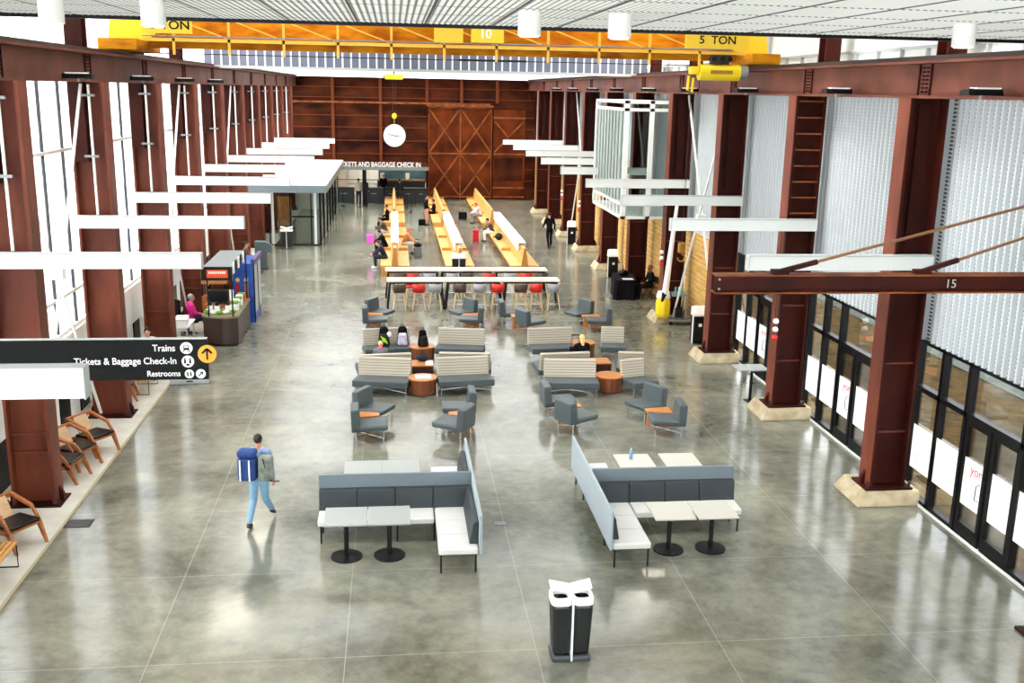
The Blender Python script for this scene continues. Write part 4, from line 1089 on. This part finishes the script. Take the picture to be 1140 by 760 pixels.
for x, y, a, lb in ((-6.4, 16.75, -122, 'wooden armchair with black seat at the left frame edge, nearest'), (-6.5, 19.75, -100, 'wooden armchair with black seat just behind the nearest left column, front of three'),
                    (-6.5, 20.5, -118, 'wooden armchair with black seat, middle of the three behind the column'), (-6.35, 21.3, -122, 'wooden armchair with black seat, farthest of the three behind the column'),
                    (-6.75, 25.1, -80, 'wooden armchair mostly hidden beside the far slatted bench'), (-6.55, 27.3, -170, 'wooden armchair under the person in the pale coat'), (-6.15, 43.1, -95, 'wooden armchair behind the grey info pillar, person sitting on it')):
    wc((x, y, .012), R(a), lb, 'wooden armchairs along the left wall')
t = thing('slatted_bench', '', 'bench')
for k in range(7): MB().box(-.27+.08*k-.03, -.27+.08*k+.03, -.6, .6, .38, .41).build('slat', 'oak', t)
for y in (-.5, .5):
    MB().tube([(-.25, y, .38), (-.25, y, .01), (.25, y, .01), (.25, y, .38)], .012, 6).build('leg_frame', 'black', t)
sbk = Kind(t)
sbk((-6.3, 15.35, .012), 0, 'slatted wooden bench with black wire legs at bottom left', 'slatted benches'); sbk((-6.4, 25.9, .012), 0, 'slatted wooden bench with black wire legs beyond the second column', 'slatted benches')

# ------------------------------------------------------------------ people
def person(label, loc, rz, top, pants, shoe, hair, pose='stand', skin='skin', vox=.02, sc=1.0, long_hair=False, J=None, coat=False):
    t = thing('person', label, 'person', loc, rz); t.scale = (sc, sc, sc)
    # joints, facing +Y
    if pose == 'sit':
        P = dict(pel=(0, -.02, .50), ch=(0, -.02, .84), nk=(0, .0, 1.02), hd=(0, .03, 1.17),
                 shL=(-.18, -.01, .97), shR=(.18, -.01, .97), elL=(-.24, .06, .72), elR=(.24, .06, .72), wrL=(-.13, .27, .64), wrR=(.13, .27, .64),
                 hpL=(-.09, .02, .5), hpR=(.09, .02, .5), knL=(-.13, .44, .5), knR=(.13, .44, .5), anL=(-.13, .5, .09), anR=(.13, .5, .09), toL=(-.14, .65, .04), toR=(.14, .65, .04))
    elif pose == 'lean':
        P = dict(pel=(0, 0, .50), ch=(0, .14, .82), nk=(0, .23, .97), hd=(0, .31, 1.09),
                 shL=(-.18, .18, .92), shR=(.18, .18, .92), elL=(-.24, .38, .7), elR=(.24, .38, .7), wrL=(-.1, .55, .62), wrR=(.1, .55, .62),
                 hpL=(-.09, .02, .5), hpR=(.09, .02, .5), knL=(-.14, .44, .5), knR=(.14, .44, .5), anL=(-.14, .42, .09), anR=(.14, .42, .09), toL=(-.15, .57, .04), toR=(.15, .57, .04))
    elif pose == 'walk':
        P = dict(pel=(0, 0, .93), ch=(0, .03, 1.28), nk=(0, .04, 1.48), hd=(0, .07, 1.64),
                 shL=(-.19, .02, 1.43), shR=(.19, .02, 1.43), elL=(-.26, .1, 1.16), elR=(.26, -.04, 1.15), wrL=(-.25, .28, .98), wrR=(.27, .02, .9),
                 hpL=(-.09, 0, .92), hpR=(.09, 0, .92), knL=(-.1, -.05, .5), knR=(.13, .16, .53), anL=(-.1, -.3, .1), anR=(.16, .22, .12), toL=(-.1, -.16, .03), toR=(.17, .36, .06))
    else:
        P = dict(pel=(0, 0, .93), ch=(0, .0, 1.28), nk=(0, .01, 1.48), hd=(0, .03, 1.63),
                 shL=(-.19, .0, 1.43), shR=(.19, .0, 1.43), elL=(-.24, -.03, 1.15), elR=(.24, -.03, 1.15), wrL=(-.22, .14, .96), wrR=(.22, .14, .96),
                 hpL=(-.09, 0, .92), hpR=(.09, 0, .92), knL=(-.1, .03, .5), knR=(.1, .03, .5), anL=(-.11, -.02, .09), anR=(.11, -.02, .09), toL=(-.13, .14, .04), toR=(.13, .14, .04))
    if J: P.update(J)
    P = {k: Vector(v) for k, v in P.items()}
    ax = (P['nk']-P['pel']).normalized(); rot = Vector((0, 0, 1)).rotation_difference(ax).to_matrix()
    hd = P['hd']
    b = MB()
    b.ball(hd+Vector((0, 0, .02)), .075, .093, .098, 14, 10).ball(hd+Vector((0, .02, -.055)), .056, .07, .06, 12, 8)     # skull, jaw
    b.cap(hd+Vector((0, .09, .015)), hd+Vector((0, .108, -.02)), .012, .015, 8)                    # nose
    for s in (-1, 1): b.ball(hd+Vector((s*.078, -.005, 0)), .012, .022, .032, 8, 6)                # ears
    b.ball(hd+Vector((0, .085, -.055)), .025, .014, .01, 8, 6)                                      # mouth
    b.cap(P['nk']-ax*.06, hd-Vector((0, 0, .04)), .058, .052)
    b.ball(P['ch'], .155, .1, .19, 14, 10, rot).ball((P['ch']+P['pel'])/2, .13, .09, .16, 14, 10, rot).ball(P['pel'], .15, .105, .13, 14, 10, rot)
    for s in 'LR':
        sg = -1 if s == 'L' else 1
        b.cap(P['sh'+s]-Vector((sg*.08, 0, -.02)), P['sh'+s], .06, .055)
        b.cap(P['sh'+s], P['el'+s], .052, .038); b.cap(P['el'+s], P['wr'+s], .038, .026)
        d = (P['wr'+s]-P['el'+s]).normalized(); w = P['wr'+s]
        side = Vector((-sg, 0, 0)); side = (side-d*side.dot(d)).normalized(); nrm = d.cross(side)
        b.cap(w, w+d*.07, .024, .03, 8)
        for k, (o_, ln) in enumerate(((-.027, .06), (-.009, .075), (.009, .07), (.027, .055))):     # fingers, curled
            p0 = w+d*.085+nrm*o_; p1 = p0+d*ln*.55+side*.008; p2 = p1+d*ln*.4+side*.03
            b.cap(p0, p1, .0095, .009, 6).cap(p1, p2, .009, .008, 6)
        q0 = w+d*.03-nrm*.025; q1 = q0+d*.035-nrm*.02+side*.015; b.cap(q0, q1, .012, .01, 6).cap(q1, q1+d*.03+side*.01, .01, .009, 6)
        b.cap(P['hp'+s], P['kn'+s], .082, .055); b.cap(P['kn'+s], P['an'+s], .052, .036); b.cap(P['an'+s]-Vector((0, 0, .02)), P['to'+s], .035, .03)
    b.build('body', skin, t, remesh=min(vox, .016))
    e = MB()
    for s in (-1, 1): e.ball(hd+Vector((s*.03, .087, .015)), .01, .006, .007, 8, 6)
    e.build('eyes', 'black', t)
    # hair
    h = MB().ball(hd+Vector((0, -.015, .04)), .084, .098, .095, 16, 10)
    if long_hair: h.cap(hd+Vector((0, -.06, .02)), hd+Vector((0, -.09, -.17)), .075, .05)
    h.build('hair', hair, t, remesh=.014)
    # jacket / shirt
    c = MB()
    c.ball(P['ch'], .18, .125, .2, 14, 10, rot).ball((P['ch']+P['pel'])/2, .16, .118, .18, 14, 10, rot).ball(P['pel']+ax*.04, .17, .125, .1 if not coat else .17, 14, 10, rot)
    for s in 'LR':
        sg = -1 if s == 'L' else 1
        c.cap(P['sh'+s]-Vector((sg*.1, 0, -.02)), P['sh'+s], .075, .068); c.cap(P['sh'+s], P['el'+s], .066, .052)
        c.cap(P['el'+s], P['wr'+s]+(P['el'+s]-P['wr'+s])*.08, .052, .04)
    c.build('top', top, t, remesh=vox)
    p = MB().ball(P['pel']-ax*.02, .162, .12, .12, 14, 10, rot)
    for s in 'LR': p.cap(P['hp'+s], P['kn'+s], .096, .07); p.cap(P['kn'+s], P['an'+s]+(P['kn'+s]-P['an'+s])*.08, .07, .055)
    p.build('trousers', pants, t, remesh=vox)
    for s in 'LR':
        a, o_ = P['an'+s], P['to'+s]
        MB().cap(a-(o_-a)*.3-Vector((0, 0, .045)), o_-Vector((0, 0, .0)), .042, .036, 10).cap(a, a-Vector((0, 0, .04)), .046, .042).build('shoe', shoe, t, remesh=.014)
    return t
# the walker with two packs
w = person('person walking away in light jeans carrying a large blue backpack', (-2.42, 17.3, .0), R(-8), 'shirt_blue', 'jeans', 'brown_shoe', 'hair_brown', 'walk', vox=.014, sc=.95,
           J=dict(anL=(-.14, -.26, .11), toL=(-.14, -.12, .035), knL=(-.1, -.03, .52), knR=(.1, .06, .5), anR=(.15, .3, .19), toR=(.16, .43, .08)))
t = thing('backpack', 'large blue hiking pack with white straps on the walking person', 'bag', (-2.53, 17.1, .93), R(-8))
MB().box(-.2, .12, -.12, .12, 0, .42).build('main_pouch', 'pack_blue', t, bevel=.05)
MB().box(-.2, .12, -.13, .12, .43, .56).build('top_lid', 'pack_blue', t, bevel=.05)
for x in (-.14, .02): MB().box(x-.012, x+.012, -.14, -.12, .02, .4).build('strap', 'sign_white', t)
t = thing('backpack', 'grey-green day pack hanging on the right shoulder of the walking person', 'bag', (-2.26, 17.06, .93), R(-8))
MB().box(-.12, .13, -.1, .1, 0, .46).build('main_pouch', 'pack_grey', t, bevel=.05)
MB().box(-.06, .08, -.13, -.1, .04, .26).build('front_pocket', 'pack_grey', t, bevel=.02)
MB().tube([(.1, -.09, .02), (.2, -.03, .0), (.22, .03, -.02)], .012, 6).build('hip_strap', 'black', t)
MB().tube([(-.02, -.11, .44), (.03, -.12, .25), (.0, -.12, .1)], .008, 6).build('strap', 'black', t)
# others
person('person in a dark suit walking by the right columns', (7.65, 50.1, 0), R(8), 'black_soft', 'black_soft', 'black', 'hair_black', 'walk', vox=.025)
person('grey-haired person in a pink sweater seated behind the kiosk counter', (-6.3, 31.9, .012), R(-60), 'pink', 'jeans_dark', 'black', 'hair_grey', 'sit')
person('person in a pale coat seated behind the black sign, dark hair showing', (-6.55, 27.3, .012), R(-170), 'beige_cloth', 'black_soft', 'black', 'hair_black', 'sit')
person('person in a red-brown top seated beside the grey info pillar', (-6.15, 43.1, .012), R(-95), 'walnut', 'black_soft', 'black', 'hair_black', 'sit')
person('person in black with a pink bag seated on the near left bench', (-.42, 47.6, 0), R(90), 'black_soft', 'black_soft', 'black', 'hair_black', 'lean', vox=.025)
person('person in navy and white shoes seated nearest on the left bench', (-.42, 44.2, 0), R(95), 'navy', 'navy', 'white_shoe', 'hair_brown', 'lean', vox=.025)
person('person with light purple legs seated on the left bench', (-.42, 52.3, 0), R(90), 'brown_seat', 'lavender', 'black', 'hair_brown', 'lean', vox=.025)
person('person in black at the start of the far left bench', (-.42, 57.4, 0), R(90), 'black_soft', 'black_soft', 'black', 'hair_brown', 'sit', vox=.025)
person('red-haired person in orange seated on the right side of the left bench', (.42, 48.2, 0), R(-90), 'orange_wood', 'beige_cloth', 'black', 'hair_red', 'lean', vox=.025)
person('person in a black coat and bare legs standing by the far middle bench', (1.8, 58.6, 0), R(-70), 'black_soft', 'skin', 'black', 'hair_black', 'stand', vox=.025, coat=True)
person('person in black seated on the far middle bench', (2.3, 60.6, 0), R(90), 'black_soft', 'black_soft', 'black', 'hair_black', 'sit', vox=.025)
person('person in a white and pink top leaning forward on the far right bench', (5.0, 59.5, 0), R(90), 'lavender', 'grey_cloth', 'black', 'red_cloth', 'lean', vox=.025)
person('person in dark clothes and white trousers seated on the right bench', (5.03, 52.2, 0), R(90), 'brown_seat', 'sign_white', 'black', 'hair_black', 'lean', vox=.025)
person('person in a grey jacket queueing at the ticket counter', (-2.35, 68.9, 0), R(10), 'beige_cloth', 'jeans_dark', 'black', 'hair_black', 'stand', vox=.025)
person('person in dark blue queueing at the ticket counter', (-1.95, 69.0, 0), R(-20), 'navy', 'jeans_dark', 'black', 'hair_black', 'stand', vox=.025)
person('staff person in black behind the ticket counter', (-.75, 72.2, 0), R(180), 'black_soft', 'black_soft', 'black', 'hair_brown', 'stand', vox=.025)
person('staff person in black behind the right part of the counter', (.35, 68.9, 0), R(0), 'navy', 'jeans_dark', 'black', 'hair_brown', 'stand', vox=.025)
person('person in black seated in a folding chair behind the draped table', (9.62, 37.35, 0), R(100), 'black_soft', 'black_soft', 'black', 'skin_dark', 'sit', 'skin_dark', vox=.02)
person('child with fair hair and pink scarf in grey, on the settee facing away', (-.4, 26.72, 0), R(0), 'grey_cloth', 'navy', 'white_shoe', 'hair_blond', 'sit', sc=.8,
       J=dict(pel=(0, 0, .56), hpL=(-.09, .02, .56), hpR=(.09, .02, .56), knL=(-.13, .44, .55), knR=(.13, .44, .55), anL=(-.13, .5, .11)))
person('blond person in black lying back on the settee facing away', (5.05, 26.62, 0), R(10), 'black_soft', 'beige_cloth', 'white_shoe', 'hair_blond', 'sit', sc=.92, long_hair=True)
tag(MB().ball((-.4, 26.76, .82), .11, .1, .045).build('scarf', 'pink', smooth=True), 'pink scarf at the neck of the child in grey', 'scarf')
# luggage
t = thing('handbag', 'bright pink bag carried by the person in black on the left bench', 'bag', (-1.12, 47.2, .62)); MB().box(-.16, .16, -.08, .08, 0, .42).build('pouch', 'pink_bag', t, bevel=.03); MB().tube([(-.1, 0, .42), (0, 0, .58), (.1, 0, .42)], .012, 6).build('strap', 'pink_bag', t)
def suitcase(label, loc, mt, h=.55, w_=.36):
    t = thing('suitcase', label, 'suitcase', loc)
    MB().box(-w_/2, w_/2, -.12, .12, .05, h).build('shell', mt, t, bevel=.04)
    for s in (-1, 1): MB().tube([(s*.1, 0, h), (s*.1, 0, h+.35)], .01, 6).build('pull_rod', 'steel_grey', t)
    MB().box(-.12, .12, -.015, .015, h+.34, h+.37).build('handle', 'black', t)
    for s in (-1, 1): MB().tube([(s*w_*.4-.01, 0, .03), (s*w_*.4+.01, 0, .03)], .03, 10).build('wheel', 'black', t)
suitcase('small grey wheeled case beside the red-haired person', (1.05, 47.0, 0), 'steel_grey', .5, .38)
suitcase('red wheeled suitcase beside the seated person on the right bench', (4.1, 51.6, 0), 'red_cloth', .7, .3)
suitcase('black suitcase on the floor by the far right bench', (4.05, 61.0, 0), 'black_soft', .5, .5)
suitcase('black suitcase by the standing person at the middle bench', (1.55, 58.2, 0), 'black_soft', .4, .4)
suitcase('slim white-handled suitcase behind the right cluster of settees', (5.15, 28.2, 0), 'black_soft', .45, .3)
t = thing('shoulder_bag', 'black bag resting on the grey wheeled case', 'bag', (1.05, 47.02, .5)); MB().ball((0, -.1, .1), .2, .1, .1).build('pouch', 'black_soft', t, smooth=True); MB().tube([(-.1, -.1, .17), (0, -.1, .28), (.1, -.1, .17)], .01, 6).build('strap', 'black', t)
t = thing('shoulder_bag', 'dark brown bag beside the person on the right bench', 'bag', (5.1, 49.9, .43)); MB().ball((0, 0, .17), .2, .24, .17).build('pouch', 'hair_black', t, smooth=True); MB().tube([(-.1, 0, .4), (0, 0, .52), (.1, 0, .4)], .012, 6).build('strap', 'black', t)

# ------------------------------------------------------------------ right side items
t = thing('draped_table', 'table under a black cloth by the right wall', 'table', (8.72, 37.9, 0), R(-8))
cl = MB(); n_ = 48; vs = []
for z, sc in ((.02, 1.06), (.4, 1.02), (.74, 1.0), (.75, .98)):
    for k in range(n_):
        a = 2*PI*k/n_; ex = .28; wv = 1+(.03*math.sin(9*a) if z < .5 else 0)
        vs.append((.42*sc*wv*math.copysign(abs(math.cos(a))**ex, math.cos(a)), .85*sc*wv*math.copysign(abs(math.sin(a))**ex, math.sin(a)), z))
fs = [(i*n_+k, i*n_+(k+1) % n_, (i+1)*n_+(k+1) % n_, (i+1)*n_+k) for i in range(3) for k in range(n_)]+[tuple(range(3*n_, 4*n_))]
cl.add(vs, fs).build('tablecloth', 'black_soft', t)
tag(MB().box(8.55, 8.95, 37.2, 37.5, .755, .765).build('paper_stack', 'sign_white'), 'white sheet on the black-draped table', 'papers')
t = thing('backpack', 'dark bag on the black-draped table', 'bag', (8.75, 38.2, .75)); MB().ball((0, 0, .1), .22, .2, .11).build('pouch', 'black', t, smooth=True); MB().tube([(-.08, 0, .18), (0, 0, .27), (.08, 0, .18)], .01, 6).build('strap', 'black', t)
t = thing('folding_chair', 'dark brown folding chair behind the black-draped table', 'chair', (9.62, 37.35, 0), R(100))
MB().box(-.22, .22, -.2, .22, .42, .45).build('seat', 'dark_walnut', t); MB().box(-.22, .22, -.25, -.22, .6, .85).build('backrest', 'dark_walnut', t)
for s in (-1, 1): MB().bar((s*.22, -.24, .85), (s*.22, .2, 0), .03, .03).build('leg', 'dark_walnut', t); MB().bar((s*.2, .2, .42), (s*.2, -.25, 0), .03, .03).build('leg', 'dark_walnut', t)
# cleaning cart
t = thing('cleaning_cart', 'grey cleaning cart with a bright yellow bag by the plank wall', 'cart', (9.5, 33.0, 0), R(-5))
MB().box(-.3, .62, -.28, .28, .14, .2).build('deck', 'aluminium', t, bevel=.02)
for x in (-.25, .55):
    for y in (-.24, .24): MB().tube([(x, y-.02, .07), (x, y+.02, .07)], .07, 12).build('wheel', 'black', t)
MB().box(-.05, .25, -.26, .26, .2, .28).build('tray', 'teal_grey', t)
for y in (-.24, .24): MB().box(.2, .25, y-.02, y+.02, .2, 1.05).build('post', 'aluminium', t)
MB().box(-.25, .25, -.27, .27, 1.0, 1.08).build('top_tray', 'aluminium', t)
bgm = MB(); vs = []; n_ = 24
for z, rr_ in ((.25, .2), (.35, .24), (.7, .25), (.9, .22), (.92, .24)):
    for k in range(n_): a = 2*PI*k/n_; w_ = 1+.05*math.sin(7*a); vs.append((-.5+rr_*w_*math.cos(a), rr_*w_*math.sin(a), z))
fs = [(i*n_+k, i*n_+(k+1) % n_, (i+1)*n_+(k+1) % n_, (i+1)*n_+k) for i in range(4) for k in range(n_)]+[tuple(range(n_-1, -1, -1)), tuple(range(4*n_, 5*n_))]
bgm.add(vs, fs).build('rubbish_bag', 'bright_yellow', t)
MB().ell(-.5, 0, .25, .25, .92, 1.12, 24, .2, .2).build('bag_hood', 'drum_white', t)
MB().box(-.1, .12, -.27, -.02, .28, .6).build('bucket', 'black', t, bevel=.02)
for k, (x, c_) in enumerate(((-.12, 'turquoise'), (0.0, 'sign_white'), (.1, 'turquoise'))): MB().ell(x, -.1, .045, .045, 1.08, 1.3, 12, .03, .03).build('spray_bottle', c_, t)
MB().tube([(.1, .1, .2), (.22, .12, 1.65)], .014, 6).build('mop_handle', 'sign_white', t)
# hook and sheathed rods
t = thing('crane_hook', 'brass coloured hook block hanging before the plank wall', 'hook', (9.2, 31.9, 2.45))
MB().box(-.12, .12, -.08, .08, .15, .5).build('block', 'brass', t, bevel=.05)
pts = [(.12*math.sin(a), 0, -.0+.12*math.cos(a)) for a in [PI*2*k/12 for k in range(0, 10)]]
MB().tube(pts, .025, 8).build('hook', 'brass', t)
MB().tube([(0, 0, .5), (0, 0, 5.15)], .012, 6).build('cable', 'rail_steel', t)
t = thing('folded_umbrella_cover', 'long white sleeve leaning up towards the white beam beside the hook', 'pole', (9.0, 32.3, .95))
MB().cap((-.15, 0, .3), (.1, .0, 3.4), .11, .05, 12).build('sleeve', 'white_paint', t); MB().cap((-.24, 0, 0), (-.16, 0, .3), .04, .1, 12).build('tip', 'black', t); MB().cap((-.1, .5, -.02), (-.22, 0, .05), .03, .035, 10).build('pole', 'white_paint', t)
t = thing('side_table', 'small pale table with one black leg beside the second right column', 'table', (9.0, 24.2, 0))
MB().box(-.45, .35, -.3, .3, .86, .89).build('tabletop', 'table_grey', t); MB().box(-.03, .03, -.03, .03, .02, .86).build('leg', 'black', t); MB().box(-.12, .12, -.12, .12, 0, .02).build('foot', 'black', t)

# ------------------------------------------------------------------ left side: info pillar and kiosk
t = thing('info_pillar', 'slate grey rounded information pillar at the left curb', 'pillar', (-5.6, 44.0, .0))
MB().box(-.3, .22, -.15, .15, 0, 1.2).build('body', 'teal_grey', t, bevel=.04)
MB().tube([(.2, -.13, .9), (.2, .13, .9)], .22, 24).build('side_disc', 'teal_grey', t)
MB().box(-.33, .25, -.18, .18, 0, .05).build('base', 'bench_dark', t)
t = thing('newsstand_counter', 'curved dark brown kiosk counter with olive top', 'counter', (-5.2, 31.5, .012))
pr = [(-1.0, .1)] + [(-1.0+2.0*k/12, -.55-.55*math.sin(PI*(.15+.6*k/12))) for k in range(13)] + [(1.0, .1), (1.0, 1.6), (.1, 1.6), (.1, .1)]
pr = [(x*.52, y) for x, y in pr]
MB().prism(pr, 'z', .05, .84).build('body', 'counter_brown', t)
MB().prism([(x*1.04, y*1.04) for x, y in pr], 'z', .84, .9).build('worktop', 'counter_top', t)
MB().prism([(x*.95, y*.95) for x, y in pr], 'z', 0, .05).build('plinth', 'black', t)
t = thing('kiosk_canopy', 'aluminium kiosk canopy with an orange-red sign on its front', 'canopy', (-5.25, 31.8, .0))
MB().box(-.34, .5, -1.6, 1.7, 2.32, 2.42).build('roof', 'aluminium', t, bevel=.01)
MB().box(-.36, .52, -1.66, -1.6, 2.05, 2.45).build('sign_box', 'black', t)
MB().box(-.2, .4, -1.675, -1.66, 2.13, 2.36).build('sign_face', 'orange_red', t)
for k in range(9): MB().box(-.14+.055*k, -.105+.055*k, -1.68, -1.675, 2.25, 2.32).build('sign_character', 'sign_white', t)
for x in (-.25, .45):
    for y in (-1.35, 1.65): MB().tube([(x, y, .9 if y < 0 else 0), (x, y, 2.32)], .022, 8).build('post', 'black', t)
for k in range(6): 
    MB().box(.5, .53, -1.4+.5*k, -1.15+.5*k, 2.2, 2.52).build('price_card', 'black' if k % 2 else 'drum_white', t)
t = thing('drinks_cooler', 'tall blue-sided drinks cooler with glass door beside the kiosk counter', 'cooler', (-4.95, 34.5, .012))
MB().box(-.3, .35, -.9, .9, 0, 1.95).build('cabinet', 'blue_panel', t)
MB().box(.35, .37, -.85, .85, .3, 1.85).build('glass_door', 'soffit_grey', t); MB().box(.35, .39, -.9, -.85, .0, 1.95).build('door_frame', 'black', t)
MB().box(.35, .39, .0, .04, .3, 1.85).build('door_frame', 'black', t); MB().box(.3, .42, -.95, .9, 1.95, 2.1).build('header', 'purple', t)
for k, (x, c_) in enumerate(((-.15, 'red_cloth'), (.12, 'orange_wood'))):
    MB().box(x-.06, x+.06, -.91, -.9, .7, 1.3).build('printed_figure', c_, t); MB().tube([(x, -.91, 1.42), (x, -.9, 1.42)], .07, 14).build('printed_head', 'hair_blond', t)
t = thing('snack_rack', 'orange and dark snack rack under the kiosk canopy', 'rack', (-5.75, 33.0, .012))
MB().box(-.4, .4, 0, .3, 0, 1.0).build('carcass', 'orange_wood', t); MB().box(-.4, .4, -.02, .3, 1.4, 1.9).build('board', 'orange_wood', t)
for x in (-.38, .38): MB().box(x-.02, x+.02, .1, .2, 1.0, 1.9).build('post', 'black', t)
random.seed(3)
goods = [('white_shoe', 'white'), ('black', 'black'), ('green_goods', 'green'), ('red_seat', 'red'), ('oak', 'tan')]
pos = [(-.55, -.75), (-.3, -.85), (-.05, -.9), (.2, -.85), (.45, -.75)]
for k, (dx, dy) in enumerate(pos):
    t = thing('snack_pack', 'green and white snack pack on the kiosk counter edge, %s' % nth[k], 'snack', (-5.2+dx*.75, 31.55+dy*.95, .915), 0, 'snack packs on the counter')
    MB().ball((0, 0, .06), .1, .07, .06).build('wrapper', 'green_goods' if k % 2 == 0 else 'drum_white', t, smooth=True); MB().box(-.03, .03, -.02, .02, .1, .14).build('seal', 'sign_white', t)
for k, (dx, dy) in enumerate(((-.5, -.5), (-.2, -.55), (.25, -.5))):
    t = thing('pump_bottle', 'white dispenser bottle with black top on the kiosk counter, %s' % ('left', 'middle', 'right')[k], 'bottle', (-5.2+dx*.7, 31.5+dy, .915), 0, 'dispenser bottles on the counter')
    MB().box(-.07, .07, -.07, .07, 0, .22).build('body', 'drum_white', t, bevel=.015); MB().ell(0, 0, .06, .06, .22, .33, 16, .03, .03).build('cap', 'black', t)
for k, (dx, dy, c_, d_) in enumerate(((.72, -.2, 'drum_white', 'white'), (.7, .15, 'turquoise', 'teal'), (.72, .5, 'drum_white', 'white far'), (.7, .85, 'oak', 'tan'), (.72, 1.2, 'red_seat', 'red'))):
    t = thing('goods_box', '%s box of goods on the right side of the kiosk counter' % d_, 'box', (-5.6+dx, 31.6+dy, .915)); MB().box(-.12, .12, -.13, .13, 0, .18).build('carton', c_, t, bevel=.01); MB().box(-.1, .1, -.1, .1, .18, .25).build('contents', 'drum_white' if k % 2 else 'green_goods', t)
t = thing('espresso_machine', 'black coffee machine inside the kiosk', 'coffee machine', (-5.55, 32.6, .9)); MB().box(-.3, .3, -.2, .2, 0, .4).build('housing', 'black', t, bevel=.03); MB().box(-.32, .32, -.3, -.2, .0, .05).build('drip_tray', 'chrome', t)
MB().box(-.4, .4, -.3, .3, -.9, -.01).build('stand', 'orange_wood', t)
t = thing('office_chair', 'black high-backed office chair behind the person in pink', 'chair', (-6.42, 31.98, .012), R(-60))
MB().box(-.26, .26, -.25, .25, .38, .44).build('seat', 'black_leather', t, bevel=.02); MB().box(-.25, .25, -.34, -.27, .5, 1.15).build('backrest', 'black_leather', t, bevel=.03); MB().tube([(0, 0, .06), (0, 0, .38)], .03, 8).build('column', 'black', t)
for k in range(5): MB().bar((0, 0, .06), (.28*math.cos(k*2*PI/5), .28*math.sin(k*2*PI/5), .03), .04, .03).build('foot', 'black', t)
t = thing('service_table', 'low white table left of the kiosk counter', 'table', (-6.45, 30.4, .012))
MB().box(-.5, .45, -.55, .55, .68, .72).build('tabletop', 'drum_white', t)
for sx in (-.45, .4):
    for sy in (-.5, .5): MB().box(sx-.02, sx+.02, sy-.02, sy+.02, 0, .68).build('leg', 'soffit_grey', t)
for k, (x, y, s_) in enumerate(((-6.25, 30.1, .2), (-6.6, 30.3, .15), (-6.3, 30.6, .17))):
    t = thing('storage_box', 'white plastic box on the low white kiosk table, %s' % ('largest front', 'left', 'rear')[k], 'box', (x, y, .732), 0, 'white boxes on the kiosk table')
    MB().box(-s_, s_, -s_*.7, s_*.7, 0, s_*.9).build('tub', 'drum_white', t, bevel=.01); MB().box(-s_*1.05, s_*1.05, -s_*.75, s_*.75, s_*.9, s_*1.0).build('lid', 'white_paint', t, bevel=.01)
t = thing('floor_case', 'pale teal-grey case on the floor under the black sign', 'case', (-5.35, 26.45, .0), R(8)); MB().box(-.5, .5, -.12, .15, 0, .16).build('shell', 'soffit_grey', t, bevel=.03); MB().box(-.08, .08, -.14, -.12, .08, .11).build('handle', 'black', t)
